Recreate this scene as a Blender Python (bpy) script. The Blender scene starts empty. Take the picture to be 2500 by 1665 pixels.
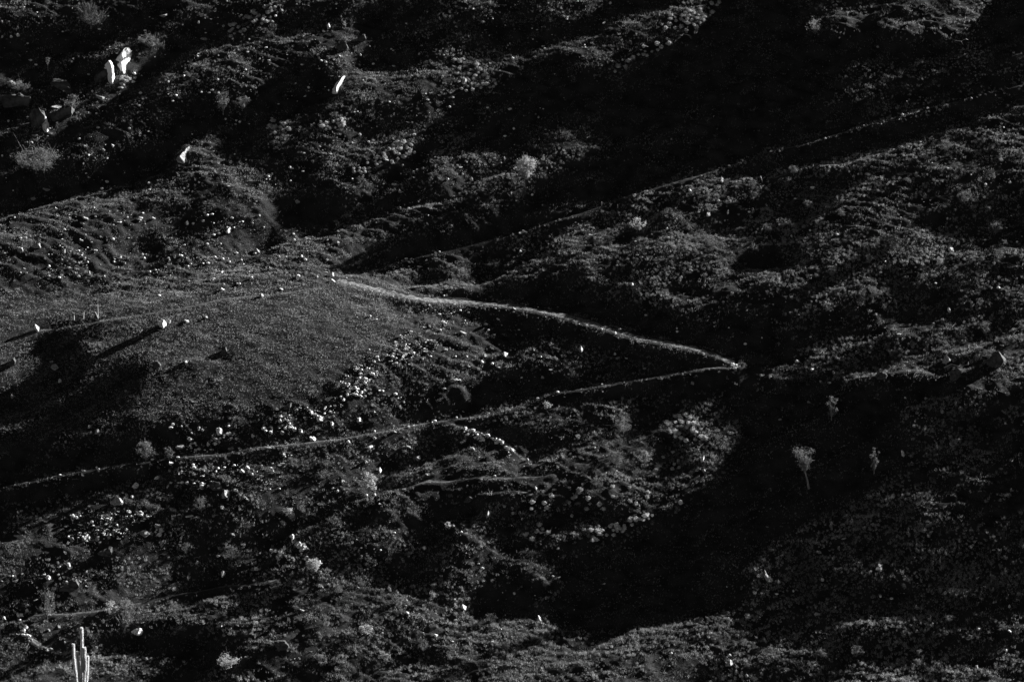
import bpy, bmesh, math, random
import numpy as np
from mathutils import Vector, Matrix, Euler

random.seed(7)
rng = np.random.default_rng(7)
scene = bpy.context.scene
C = scene.collection

# ---------------------------------------------------------------- camera
DIST, PITCH, SLOPE = 300.0, math.radians(-6.0), math.radians(38.0)
FRAME_W = 100.0
cam_loc = np.array([0.0, -DIST * math.cos(PITCH), -DIST * math.sin(PITCH)])
cd = bpy.data.cameras.new('camera')
cam = bpy.data.objects.new('camera', cd); C.objects.link(cam)
cam.location = cam_loc
cam.rotation_euler = (math.pi / 2 + PITCH, 0, 0)
cd.sensor_width = 36.0
cd.lens = 36.0 * DIST / FRAME_W
cd.clip_start, cd.clip_end = 1.0, 3000.0
scene.camera = cam
# ---------------------------------------------------------------- sun, sky, exposure
SUN = np.array([0.798, 0.416, 0.436]); SUN /= np.linalg.norm(SUN)
SUN_EL = math.asin(SUN[2]); SUN_AZ = math.atan2(SUN[0], SUN[1])     # azimuth from +y towards +x
sd = bpy.data.lights.new('sun', 'SUN'); sd.energy = 5.0; sd.angle = math.radians(0.5); sd.color = (1, 1, 1)
sun = bpy.data.objects.new('sun', sd); C.objects.link(sun)
sun.rotation_euler = Vector(SUN).to_track_quat('Z', 'Y').to_euler()
world = bpy.data.worlds.new('World'); scene.world = world; world.use_nodes = True
wn = world.node_tree.nodes; wl = world.node_tree.links
wn.clear()
sky = wn.new('ShaderNodeTexSky'); sky.sky_type = 'NISHITA'; sky.sun_disc = False
sky.sun_elevation = SUN_EL; sky.sun_rotation = SUN_AZ
sky.altitude = 2500; sky.air_density = 0.15; sky.dust_density = 0.0; sky.ozone_density = 1.0
bw = wn.new('ShaderNodeRGBToBW')          # the photograph is black and white, so its daylight is neutral
bg = wn.new('ShaderNodeBackground'); bg.inputs['Strength'].default_value = 0.05
wo = wn.new('ShaderNodeOutputWorld')
wl.new(sky.outputs[0], bw.inputs[0]); wl.new(bw.outputs[0], bg.inputs[0]); wl.new(bg.outputs[0], wo.inputs[0])
scene.view_settings.view_transform = 'Standard'
scene.view_settings.look = 'None'
scene.view_settings.exposure = 1.8
scene.view_settings.gamma = 1.0
scene.cycles.max_bounces = 4
scene.cycles.diffuse_bounces = 2
scene.cycles.transparent_max_bounces = 4
# ================================================================ projection between photograph pixels and the hillside
F = DIST / FRAME_W * 2500.0                    # focal length in photograph pixels
cp, sp = math.cos(PITCH), math.sin(PITCH)
FWD = np.array([0, cp, sp]); UP = np.array([0, -sp, cp]); RGT = np.array([1.0, 0, 0])

def project(x, y, z):
    dx, dy, dz = x - cam_loc[0], y - cam_loc[1], z - cam_loc[2]
    d = dy * FWD[1] + dz * FWD[2]
    return 1250 + F * dx / d, 832.5 - F * (dy * UP[1] + dz * UP[2]) / d

def ray(px, py):
    v = FWD + RGT * (px - 1250) / F + UP * (832.5 - py) / F
    return v / np.linalg.norm(v)

# ================================================================ noise
def vnoise(x, y, seed=0):
    x = np.asarray(x, float); y = np.asarray(y, float)
    r = np.random.default_rng(seed); T = r.random((256, 256)) * 2 - 1
    xi = np.floor(x).astype(int); yi = np.floor(y).astype(int)
    fx = x - xi; fy = y - yi
    fx = fx * fx * fx * (fx * (fx * 6 - 15) + 10); fy = fy * fy * fy * (fy * (fy * 6 - 15) + 10)
    a = T[xi & 255, yi & 255]; b = T[(xi + 1) & 255, yi & 255]
    c = T[xi & 255, (yi + 1) & 255]; d = T[(xi + 1) & 255, (yi + 1) & 255]
    return (a * (1 - fx) + b * fx) * (1 - fy) + (c * (1 - fx) + d * fx) * fy

def fbm(x, y, octv=4, seed=0, gain=0.5):
    s = 0; a = 1; n = 0
    for k in range(octv):
        s = s + a * vnoise(x * 2 ** k + 17.3 * k, y * 2 ** k - 9.1 * k, seed + k); n += a; a *= gain
    return s / n

def gauss(a, sx, sy):
    ky = np.fft.fftfreq(a.shape[0])[:, None]; kx = np.fft.rfftfreq(a.shape[1])[None, :]
    w = np.exp(-2 * math.pi ** 2 * ((ky * sy) ** 2 + (kx * sx) ** 2))
    return np.fft.irfft2(np.fft.rfft2(a) * w, a.shape)

def bilin(A, u, v):
    """A[v,u] sampled at float indices, clamped"""
    u = np.clip(u, 0, A.shape[1] - 1.001); v = np.clip(v, 0, A.shape[0] - 1.001)
    ui = u.astype(int); vi = v.astype(int); fu = u - ui; fv = v - vi
    return (A[vi, ui] * (1 - fu) + A[vi, ui + 1] * fu) * (1 - fv) + (A[vi + 1, ui] * (1 - fu) + A[vi + 1, ui + 1] * fu) * fv

def inpoly(P, X, Y):
    r = np.zeros(X.shape, bool); n = len(P)
    for i in range(n):
        x1, y1 = P[i]; x2, y2 = P[(i + 1) % n]
        if y1 == y2: continue
        c = ((y1 > Y) != (y2 > Y)) & (X < (x2 - x1) * (Y - y1) / (y2 - y1) + x1)
        r ^= c
    return r

# ================================================================ where the relief lies in sun and in its own shade (survey of the slope)
SHADE = [   # (level 0..1, outline)
 (.0, [(1940,60),(1990,30),(1800,0),(1760,0),(1700,92),(1564,160),(1490,195),(1404,190),(1335,230),(1300,290),(1340,330),(1420,350),(1488,350),(1411,405),(1316,459),(1220,524),(1163,566),(1006,580),(915,619),(838,664),
       (964,640),(1106,610),(1260,580),(1400,524),(1500,495),(1650,440),(1763,408),(1904,364),(2024,332),(2030,250),(2060,180),(2100,130),(2060,100)]),
 (.8, [(1346,330),(1370,305),(1480,292),(1470,322),(1400,345),(1350,345)]),
 (.15, [(2024,332),(2159,292),(2341,245),(2500,200),(2500,180),(2300,215),(2250,240),(2130,250),(2040,270)]),
 (.30, [(2030,240),(2060,170),(2160,150),(2260,170),(2400,130),(2500,110),(2500,200),(2300,230),(2130,255)]),
 (.0, [(2080,90),(2130,70),(2160,90),(2250,110),(2370,95),(2400,60),(2440,0),(2500,0),(2500,90),(2360,115),(2330,150),(2200,165),(2150,150),(2100,160)]),
 (.0, [(1720,440),(1904,380),(2083,330),(2268,280),(2420,245),(2440,262),(2300,330),(2200,365),(2030,400),(1960,412),(1880,430),(1860,450),(1760,436)]),
 (.05, [(1880,440),(1960,425),(2050,425),(2120,440),(2060,480),(2020,520),(1960,560),(1890,550),(1870,500)]),
 (.0, [(60,95),(140,72),(220,78),(250,62),(330,60),(390,20),(420,10),(400,45),(330,80),(240,105),(235,130),(150,150),(60,175),(0,190),(0,120)]),
 (.0, [(85,185),(150,178),(185,150),(225,140),(275,150),(270,180),(225,215),(180,205),(130,215),(90,240),(70,225)]),
 (.0, [(0,245),(50,240),(70,260),(60,300),(20,330),(0,330)]),
 (.05, [(140,330),(190,300),(260,260),(330,215),(350,190),(400,180),(380,215),(290,275),(240,320),(150,365),(60,420),(0,450),(0,400),(70,370)]),
 (.0, [(600,12),(650,14),(660,30),(560,95),(500,115),(430,165),(370,205),(330,215),(345,180),(390,130),(450,85),(540,40)]),
 (.0, [(850,180),(835,240),(790,265),(730,285),(650,335),(610,385),(540,372),(570,310),(600,270),(650,230),(740,165),(800,172)]),
 (.0, [(560,270),(590,280),(540,330),(460,355),(390,350),(400,310),(440,270),(500,240),(530,255)]),
 (.0, [(330,370),(440,350),(440,390),(380,440),(330,470),(280,470),(250,460),(200,480),(250,430),(290,400)]),
 (.0, [(150,430),(250,425),(220,445),(120,480),(40,505),(0,520),(0,470),(60,440)]),
 (.0, [(690,510),(760,478),(850,470),(850,520),(800,560),(740,590),(735,560),(700,540)]),
 (.05, [(1030,115),(1050,80),(1090,68),(1200,50),(1240,60),(1180,80),(1110,90),(1060,118)]),
 (.05, [(1200,135),(1210,95),(1330,90),(1440,45),(1560,0),(1700,0),(1640,30),(1500,65),(1430,110),(1320,130),(1260,140)]),
 (.0, [(1225,260),(1240,210),(1290,175),(1370,155),(1410,150),(1400,190),(1370,230),(1300,250)]),
 (.0, [(1030,335),(1080,318),(1160,298),(1240,270),(1300,270),(1320,330),(1250,370),(1170,375),(1160,330),(1090,340)]),
 (.1, [(880,130),(960,110),(1010,130),(1020,160),(930,170),(890,160)]),
 (.05, [(720,40),(850,30),(830,55),(760,80),(690,95),(680,60)]),
 (.0, [(900,60),(940,20),(990,30),(960,60)]),
 (.1, [(1100,480),(1000,520),(880,560),(800,600),(780,590),(900,530),(1040,470)]),
 (.1, [(330,560),(390,590),(400,660),(350,670),(340,620)]),
 (.0, [(1150,680),(1165,640),(1185,612),(1225,608),(1240,635),(1225,665),(1190,680)]),
 (.4, [(0,700),(150,640),(260,700),(200,740),(60,780),(0,790)]),
 (.9, [(240,790),(420,740),(640,720),(810,700),(900,730),(960,780),(940,830),(860,880),(800,930),(700,960),(600,985),(500,990),(400,960),(420,900),(380,850),(250,840)]),
 (.05, [(0,1000),(60,960),(130,870),(210,820),(180,880),(240,880),(150,960),(80,1010),(0,1050)]),
 (.1, [(160,985),(250,930),(340,905),(370,925),(300,970),(240,1010),(150,1060),(60,1100),(0,1130),(0,1100),(90,1050)]),
 (.05, [(0,1150),(100,1110),(250,1070),(400,1060),(430,1075),(620,1085),(850,1050),(950,1030),(1100,1000),(1180,985),(1180,1012),(964,1046),(745,1078),(509,1105),(309,1145),(127,1168),(0,1195)]),
 (.0, [(0,1208),(127,1180),(309,1156),(410,1140),(420,1170),(330,1185),(200,1205),(60,1235),(0,1245)]),
 (.05, [(1020,735),(1144,745),(1247,760),(1346,780),(1450,806),(1500,825),(1440,850),(1340,830),(1250,830),(1180,800),(1060,765)]),
 (.0, [(1180,712),(1260,690),(1370,700),(1450,722),(1530,750),(1620,770),(1700,800),(1800,830),(1900,855),(1990,875),(1990,895),(1830,893),(1780,876),(1700,852),(1603,834),(1499,806),(1396,775),(1297,754),(1200,738)]),
 (.0, [(1450,812),(1545,836),(1652,862),(1741,878),(1775,892),(1723,908),(1600,930),(1520,935),(1600,910),(1620,885),(1540,860),(1470,850)]),
 (.0, [(1180,1000),(1150,970),(1200,930),(1290,905),(1340,900),(1400,945),(1500,930),(1460,945),(1370,958),(1290,980)]),
 (.0, [(1300,990),(1411,970),(1583,948),(1723,925),(1780,925),(1720,945),(1600,965),(1500,975),(1400,985),(1330,1000)]),
 (.15, [(1740,790),(1850,780),(1990,780),(2090,760),(2120,800),(2000,840),(1900,845),(1800,830)]),
 (.0, [(1800,650),(1840,625),(1900,620),(1960,635),(1930,665),(1850,670)]),
 (.95, [(1840,622),(1890,606),(1970,612),(1900,618)]),
 (.05, [(2300,570),(2360,550),(2440,500),(2500,520),(2500,590),(2400,600)]),
 (.1, [(2200,720),(2320,690),(2340,750),(2260,800),(2190,780)]),
 (.95, [(2090,950),(2130,930),(2200,920),(2290,930),(2240,936),(2170,950),(2110,962)]),
 (.0, [(1765,985),(1850,955),(1980,935),(2050,930),(2110,965),(2180,955),(2300,935),(2330,960),(2240,985),(2200,1010),(2230,1130),(2130,1215),(2010,1265),(1890,1335),(1830,1390),(1810,1490),(1650,1530),(1400,1560),(1330,1530),(1360,1440),(1400,1370),(1520,1320),(1660,1245),(1740,1180),(1790,1110),(1810,1050)]),
 (.3, [(2230,1000),(2350,960),(2500,930),(2500,1500),(2380,1520),(2200,1420),(2060,1400),(1950,1420),(1870,1400),(2010,1270),(2130,1220),(2230,1140)]),
 (.08, [(2040,1500),(2150,1440),(2260,1400),(2330,1420),(2200,1490),(2090,1530),(1990,1545),(1920,1560)]),
 (.15, [(2120,1560),(2200,1540),(2260,1600),(2150,1640),(2100,1600)]),
 (.0, [(560,1345),(650,1305),(740,1275),(850,1235),(850,1255),(740,1300),(700,1320),(600,1350)]),
 (.05, [(690,1340),(740,1345),(820,1350),(810,1400),(760,1365),(700,1350)]),
 (.05, [(470,1410),(540,1385),(560,1410),(650,1380),(700,1385),(600,1420),(540,1440),(450,1448)]),
 (.0, [(345,1545),(420,1550),(530,1560),(560,1600),(480,1620),(390,1600),(330,1590),(240,1580),(230,1550)]),
 (.1, [(590,1470),(680,1450),(720,1480),(690,1500),(600,1510)]),
 (.0, [(1040,1240),(1110,1225),(1180,1210),(1190,1250),(1140,1280),(1060,1290)]),
 (.0, [(1000,1300),(1080,1290),(1110,1330),(1020,1340)]),
 (.05, [(1210,1310),(1290,1300),(1310,1340),(1250,1370),(1200,1350)]),
 (.05, [(900,1400),(1000,1370),(1075,1370),(1070,1430),(960,1440)]),
 (.0, [(1140,1470),(1220,1430),(1300,1440),(1320,1520),(1250,1530),(1150,1520)]),
 (.0, [(1290,1270),(1400,1230),(1480,1240),(1400,1290),(1320,1300)]),
 (.1, [(1700,960),(1760,940),(1900,940),(1800,965),(1760,1000),(1700,990)]),
 (.1, [(1160,1030),(1290,1060),(1440,1070),(1420,1090),(1330,1130),(1240,1090),(1150,1050)]),
 (.1, [(900,1150),(960,1130),(1100,1080),(1150,1100),(1060,1145),(960,1165)]),
]
MW, MH, MK = 320, 240, 10.0                       # survey raster: 10 px cells, origin at (-350,-350)
gy, gx = np.mgrid[0:MH, 0:MW]
gx = gx * MK - 350.0; gy = gy * MK - 350.0
LIT = np.full((MH, MW), 0.6)
KNOWN = ((gx > -60) & (gx < 2560) & (gy > -40) & (gy < 1710)).astype(float)
for lv, P in SHADE:
    P = [(2600 if x >= 2500 else (-100 if x <= 0 else x), -70 if y <= 0 else y) for x, y in P]
    LIT[inpoly(P, gx + .5, gy + .5)] = lv
# smaller swells: streaks of shade drawn out along the light
def rot_noise(la, lc, seed):
    ca, sa = math.cos(math.radians(27)), math.sin(math.radians(27))
    return fbm((gx * ca - gy * sa) / la, (gx * sa + gy * ca) / lc, 2, seed)
MEAD_PX = [(0,720),(240,730),(420,700),(640,690),(810,690),(940,730),(980,780),(940,850),(830,900),(780,950),(700,985),(520,1010),(380,1000),(330,880),(240,800),(0,800)]
md = gauss(inpoly(MEAD_PX, gx + .5, gy + .5).astype(float), 2, 2)
st = rot_noise(150, 34, 201) + .35 * rot_noise(60, 16, 207)
cut = np.where(gy < 560 - .12 * gx, .16, .26) + .35 * ((gx < 860) & (gy < 430 - .1 * gx))
md = np.maximum(md, gauss(inpoly([(840,655),(915,612),(1006,575),(1163,560),(1220,518),(1316,454),(1411,400),(1488,348),(1400,330),(1330,400),(1200,430),(1050,500),(930,560),(830,600),(790,640)], gx + .5, gy + .5).astype(float), 1, 1))
LIT = np.where((LIT > .5) & (md < .5), LIT - .38 * np.clip((st - cut) / .06, 0, 1), LIT)
for P in ([(420,15),(470,0),(640,0),(600,14),(540,30),(460,60),(400,90),(360,105),(330,100),(400,50)], [(250,135),(330,108),(420,105),(400,125),(340,150),(290,160)], [(130,165),(170,145),(225,138),(200,155),(150,175)], [(400,225),(500,205),(560,225),(470,240),(400,250)], [(120,250),(180,230),(200,260),(160,290),(120,290)], [(2100,948),(2180,925),(2300,930),(2190,945)]):
    LIT = np.maximum(LIT, .8 * inpoly(P, gx + .5, gy + .5))
for cxx, cyy, rr_ in ((312,160,32),(284,190,24),(838,205,24),(458,380,24),(120,305,22),(270,205,14)):
    LIT = np.maximum(LIT, .5 * (np.hypot(gx - cxx, gy - cyy) < rr_))
LIT = gauss(LIT, .5, .5)
for a, b in zip([(1800,900),(1686,924),(1526,946),(1373,967)], [(1686,924),(1526,946),(1373,967),(1290,988)]):
    t = np.clip(((gx - a[0]) * (b[0] - a[0]) + (gy - a[1]) * (b[1] - a[1])) / ((b[0] - a[0]) ** 2 + (b[1] - a[1]) ** 2), 0, 1)
    LIT = np.maximum(LIT, .5 * (np.hypot(gx - a[0] - t * (b[0] - a[0]), gy - a[1] - t * (b[1] - a[1])) < 11))
# the middle leg of the path lies in full sun along its whole length
for a, b in zip([(820,680),(896,703),(1045,733),(1197,745),(1346,773),(1499,814),(1652,854),(1775,886)], [(896,703),(1045,733),(1197,745),(1346,773),(1499,814),(1652,854),(1775,886),(1800,900)]):
    t = np.clip(((gx - a[0]) * (b[0] - a[0]) + (gy - a[1]) * (b[1] - a[1])) / ((b[0] - a[0]) ** 2 + (b[1] - a[1]) ** 2), 0, 1)
    d = np.hypot(gx - a[0] - t * (b[0] - a[0]), gy - a[1] - t * (b[1] - a[1]))
    LIT = np.maximum(LIT, .6 * (d < 13))

# ================================================================ relief: heights that put those places in the shade of others
azx, azy = -SUN[0] / math.hypot(SUN[0], SUN[1]), -SUN[1] / math.hypot(SUN[0], SUN[1])   # away from the sun
TE = SUN[2] / math.hypot(SUN[0], SUN[1])
TS = math.tan(SLOPE)
NS, NC, ST = 276, 250, 0.6                       # along and across the light
js, jc = np.meshgrid(np.arange(NS), np.arange(NC))            # rows: c, columns: s
S_ = (js - NS * .5) * ST; Cc = (jc - NC * .5) * ST
GX = S_ * azx - Cc * azy; GY = S_ * azy + Cc * azx
h = 0.4 * fbm(GX / 14, GY / 14, 3, 5)
D0 = 0.45
NIT = 900
MS = TE + TS * azy                                 # how fast the mean slope rises into the light
mom = np.zeros_like(h)
for it in range(NIT):
    z = TS * GY + h
    if it % 25 == 0:
        px, py = project(GX, GY, z)
        u = (px + 350) / MK; v = (py + 350) / MK
        lit = bilin(LIT, u, v)
        kn = ((px > -60) & (px < 2560) & (py > -60) & (py < 1720)).astype(float)
        w_lit = kn * np.clip((lit - .25) / .3, 0, 1); w_dark = kn * np.clip((.2 - lit) / .1, 0, 1)
        w_some = kn * (lit > .2); DMX = np.clip((.5 - lit) * 1.2, 0, .36); DMN = D0 * np.clip((.42 - lit) / .35, 0, 1) + .2 * (lit < .05)
    H = z + S_ * TE
    rm = np.maximum.accumulate(H, axis=1)
    idx = np.where(H >= rm, js, 0); idx = np.maximum.accumulate(idx, axis=1)
    D = rm - H
    # half-lit places lie just under the light, so that only the shrub tops reach it
    el = w_some * np.clip(D - DMX, 0, 1.5) * 1.3; ed = kn * np.clip(DMN - D, 0, 1.5) * 1.7
    occ = np.zeros_like(h)
    np.add.at(occ, (jc, idx), -el * .3 * (idx != js) + ed * .3)
    g = el - ed + occ
    ds = np.diff(H, axis=1) / ST
    q = w_lit[:, 1:] * (np.clip(.4 * MS - ds, -.3, .3) + .0) * np.where(ds < .4 * MS, 1.0, .0) * 1.2
    q -= np.clip(ds - 1.4 * MS - .03, 0, .4) * 1.5
    g[:, 1:] += q; g[:, :-1] -= q
    g = gauss(g, 1.3, .8) + .6 * gauss(g, 5, 2.4) + .3 * gauss(g, 12, 7)
    g = g - .02 * h
    mom = .7 * mom + .3 * g
    h = h + .6 * mom
    sm = .25 if it < NIT * .7 else .12
    h = (1 - sm) * h + sm * gauss(h, 1.6, 1.0)
    # sunlit ground keeps an even fall: relax its curvature
    hg = gauss(h, 3.0, 1.8); k = .12 * w_lit
    h = h + k * (hg - h)
rel = h; DSH = D

def relief(x, y):
    s = x * azx + y * azy; c = -x * azy + y * azx
    u = s / ST + NS * .5; v = c / ST + NC * .5
    r = 0                                        # smooth interpolation: average of four quarter-cell shifted bilinear samples
    for du, dv in ((.35, .35), (-.35, .35), (.35, -.35), (-.35, -.35)):
        r = r + bilin(rel, u + du, v + dv)
    r = r / 4
    e = np.minimum(np.minimum(u, NS - u), np.minimum(v, NC - v)) / 12
    return r * np.clip(e, 0, 1)
# ================================================================ the hillside as one height field
MEADOW = [(0,700),(240,720),(420,700),(640,690),(810,680),(940,730),(1010,780),(960,850),(830,900),(780,950),(700,985),(520,1010),(300,1030),(100,1080),(0,1120)]
SMOOTH_MAP = gauss(inpoly([(x if x > 0 else -200, y) for x, y in MEADOW], gx + .5, gy + .5).astype(float), 1.5, 1.5)

def survey(M, x, y, z):
    px, py = project(x, y, z)
    return bilin(M, (px + 350) / MK, (py + 350) / MK)

def height0(x, y):
    zb = TS * y + relief(x, y)
    sm = survey(SMOOTH_MAP, x, y, zb)
    k = 1 - .62 * sm
    n = .30 * fbm(x / 6.5, y / 4.5, 2, 11) + .22 * fbm(x / 2.2 + .3 * y, y / 1.3, 2, 23) + .14 * fbm(x / .8, y / .5, 2, 31)
    w = y * 1.0 + .28 * x + 1.3 * fbm(x / 7, y / 7, 3, 44)
    t = w / 1.15; t = t - np.floor(t)
    terr = (np.where(t < .75, t / .75, (1 - t) / .25) - .5) * .21 * np.clip(.5 + 1.2 * fbm(x / 9, y / 9, 2, 51), 0, 1)
    out = TS * y + relief(x, y) + k * n + terr * (1 - .85 * sm)
    return out

def axis(a, b, step, ends):
    core = np.arange(a, b + 1e-6, step)
    lo, hi = [], []
    v, s = a, step
    while v > ends[0]: s = min(s * 1.35, 25); v -= s; lo.append(v)
    v, s = b, step
    while v < ends[1]: s = min(s * 1.35, 25); v += s; hi.append(v)
    return np.array(lo[::-1] + list(core) + hi), len(lo), len(core)

XS, nx0, ncx = axis(-60, 60, .14, (-600, 600))
YS, ny0, ncy = axis(-48, 46, .14, (-330, 420))
GXX, GYY = np.meshgrid(XS, YS)
ZG = height0(GXX, GYY)
far = np.clip((GYY - 130) / 120, 0, 1); ZG = ZG - far * (ZG - 130 - .1 * GYY) * .8      # the slope eases off towards its crest
low = -120 + 3 * fbm(GXX / 40, GYY / 40, 3, 3)
ZG = np.where(GYY < -60, np.maximum(ZG, low), ZG)                                         # valley floor under the viewpoint

cx0, cy0, cst = XS[nx0], YS[ny0], .14
def core(): return ZG[ny0:ny0 + ncy, nx0:nx0 + ncx]

def zat(x, y):
    return bilin(core(), (np.asarray(x, float) - cx0) / cst, (np.asarray(y, float) - cy0) / cst)

def hit(px, py):
    """first point of the slope seen along a sight line"""
    d = ray(px, py)
    t = np.arange(DIST - 70, DIST + 75, .05)
    P = cam_loc[None] + t[:, None] * d[None]
    below = P[:, 2] < zat(P[:, 0], P[:, 1])
    k = int(np.argmax(below)) if below.any() else len(t) // 2
    x, y = P[k, 0], P[k, 1]
    return np.array([x, y, float(zat(np.array([x]), np.array([y]))[0])])

# ---------------------------------------------------------------- the zigzag path
UPPER = [(2620,180),(2500,207),(2410,231),(2341,251),(2268,267),(2213,284),(2159,298),(2083,319),(2024,336),(1966,353),(1904,369),(1850,384),(1806,403),(1763,412),(1712,430),(1650,442),(1580,470),(1500,497),(1408,529),(1330,550),(1240,580),(1106,613),(964,645),(915,661),(857,672),(820,680)]
MIDDLE = [(820,680),(850,689),(896,703),(953,716),(999,726),(1045,733),(1098,737),(1144,740),(1197,745),(1247,753),(1297,762),(1346,773),(1396,784),(1450,799),(1499,814),(1545,828),(1603,843),(1652,854),(1700,863),(1745,872),(1775,886),(1800,900)]
LOWER = [(1800,900),(1770,906),(1723,915),(1686,924),(1641,933),(1583,940),(1526,946),(1469,953),(1411,961),(1373,967),(1327,975),(1297,986),(1247,1001),(1197,1014),(1132,1024),(1090,1031),(1029,1037),(964,1052),(915,1058),(857,1068),(745,1083),(673,1090),(582,1103),(509,1111),(436,1124),(382,1135),(309,1150),(254,1157),(182,1164),(127,1175),(73,1190),(0,1203),(-120,1228)]
TRACKS = [([(1095,1034),(1150,1052),(1213,1072),(1250,1100),(1290,1132)], .22), ([(712,1312),(740,1340),(784,1380)], .20), ([(45,1496),(50,1530),(68,1558),(100,1580),(145,1592)], .18),
          ([(800,700),(690,718),(545,730),(465,750),(350,770),(220,792),(100,806),(0,845)], .12),
          ([(900,1208),(922,1204),(1018,1190),(1106,1178),(1163,1170),(1220,1168),(1297,1165),(1354,1160)], .22),
          ([(60,1512),(138,1500),(218,1496),(254,1492),(316,1477),(382,1464),(454,1453),(545,1440),(618,1429),(683,1415)], .15),
          ([(1160,1212),(1182,1208),(1220,1204),(1259,1202),(1308,1210)], .16),
          ([(1880,448),(1950,420),(1990,410),(2040,405),(2085,393),(2120,384),(2170,372)], .16)]

def curve3(pts, step=.15, smooth=14, lift=0.):
    P = np.array([hit(*p) for p in pts])
    L = np.r_[0, np.cumsum(np.linalg.norm(np.diff(P[:, :2], axis=0), axis=1))]
    s = np.arange(0, L[-1], step)
    Q = np.stack([np.interp(s, L, P[:, k]) for k in range(3)], 1)
    Q[:, 2] = zat(Q[:, 0], Q[:, 1])
    def sm(a, n):
        k = np.hanning(2 * n + 1); k /= k.sum()
        return np.convolve(np.pad(a, n, mode='edge'), k, 'valid')
    if lift:                                                # a causeway where the ground beside it would shade it
        t = np.arange(.4, 45, .3)
        up_ = zat(Q[:, 0:1] - azx * t[None], Q[:, 1:2] - azy * t[None]) - t[None] * TE
        Q[:, 2] += lift * np.clip(up_.max(1) - Q[:, 2] + .08, 0, 1.3)
    Q[:, 0] = sm(Q[:, 0], 12); Q[:, 1] = sm(Q[:, 1], 12); Q[:, 2] = sm(Q[:, 2], smooth)
    T = np.gradient(Q, axis=0)[:, :2]; T /= np.linalg.norm(T, axis=1)[:, None]
    N = np.stack([T[:, 1], -T[:, 0]], 1)
    N *= np.where(N[:, 1] > 0, -1, 1)[:, None]              # points downhill
    return Q, N

def carve(Q, N, hw, tilt, bank):
    Z = core()
    best = np.full(Z.shape, 1e9); tgt = np.zeros(Z.shape)
    R = hw + bank + .3; m = int(R / cst) + 1
    for (x, y, z), n in zip(Q, N):
        i = int(round((x - cx0) / cst)); j = int(round((y - cy0) / cst))
        i0, i1, j0, j1 = max(0, i - m), min(ncx, i + m + 1), max(0, j - m), min(ncy, j + m + 1)
        if i0 >= i1 or j0 >= j1: continue
        dx = (cx0 + np.arange(i0, i1) * cst)[None, :] - x; dy = (cy0 + np.arange(j0, j1) * cst)[:, None] - y
        d = np.hypot(dx, dy); sd = dx * n[0] + dy * n[1]
        b = best[j0:j1, i0:i1]; t = tgt[j0:j1, i0:i1]
        w = d < b
        b[w] = d[w]; t[w] = (z - tilt * np.clip(sd, -hw - .2, hw + .2))[w]
    k = np.clip((hw + bank - best) / bank, 0, 1); k = k * k * (3 - 2 * k)
    Z[...] = Z * (1 - k) + tgt * k
    return best

PATHS = {}
PATHDIST = np.full((ncy, ncx), 1e9)
for nm, pts, hw, tilt, bank in (('upper', UPPER, .15, .06, .8), ('middle', MIDDLE, .50, .34, 1.1), ('lower', LOWER, .15, .10, .9)):
    Q, N = curve3(pts, lift={'middle': 1.0, 'lower': .85, 'upper': .3}[nm], smooth=22)
    b = carve(Q, N, hw, tilt, bank)
    PATHDIST = np.minimum(PATHDIST, b - hw)
    PATHS[nm] = (Q, N, hw)
TR = []
for pts, hw in TRACKS:
    Q, N = curve3(pts, smooth=10, lift=.7)
    b = carve(Q, N, hw, .30, .5)
    PATHDIST = np.minimum(PATHDIST, b - hw)
    TR.append((Q, N, hw))
# hollows and knolls too small for the survey
for px, py, rx, ry, dz in ((1875,640,2.6,1.3,-.75),(1900,612,2.6,.8,.45),(2180,930,2.4,.8,.5),(2255,925,2.2,.7,.4),(545,870,1.2,.9,-.2),(480,890,1.6,.5,.3),(560,795,1.0,.4,.15)):
    c = hit(px, py); X_, Y_ = np.meshgrid(cx0 + np.arange(ncx) * cst, cy0 + np.arange(ncy) * cst)
    core()[...] += dz * np.exp(-((X_ - c[0]) / rx) ** 2 - ((Y_ - c[1]) / ry) ** 2)

# ================================================================ mesh helpers
def mesh_from(name, V, Fa, n):
    """V (k,3); Fa (m,n) faces of n corners"""
    me = bpy.data.meshes.new(name)
    V = np.ascontiguousarray(V, dtype=np.float32); Fa = np.ascontiguousarray(Fa, dtype=np.int32)
    me.vertices.add(len(V)); me.vertices.foreach_set('co', V.ravel())
    me.loops.add(Fa.size); me.loops.foreach_set('vertex_index', Fa.ravel())
    me.polygons.add(len(Fa)); me.polygons.foreach_set('loop_start', np.arange(0, Fa.size, n, dtype=np.int32))
    try: me.polygons.foreach_set('loop_total', np.full(len(Fa), n, dtype=np.int32))
    except Exception: pass
    me.update(calc_edges=True)
    return me

def link(name, me, mat=None, parent=None, loc=None, **props):
    o = bpy.data.objects.new(name, me); C.objects.link(o)
    if mat is not None and me is not None and not me.materials: me.materials.append(mat)
    if parent is not None: o.parent = parent
    if loc is not None: o.location = loc
    for k, v in props.items(): o[k] = v
    return o

def smooth_shade(me):
    me.polygons.foreach_set('use_smooth', np.ones(len(me.polygons), bool))

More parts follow.
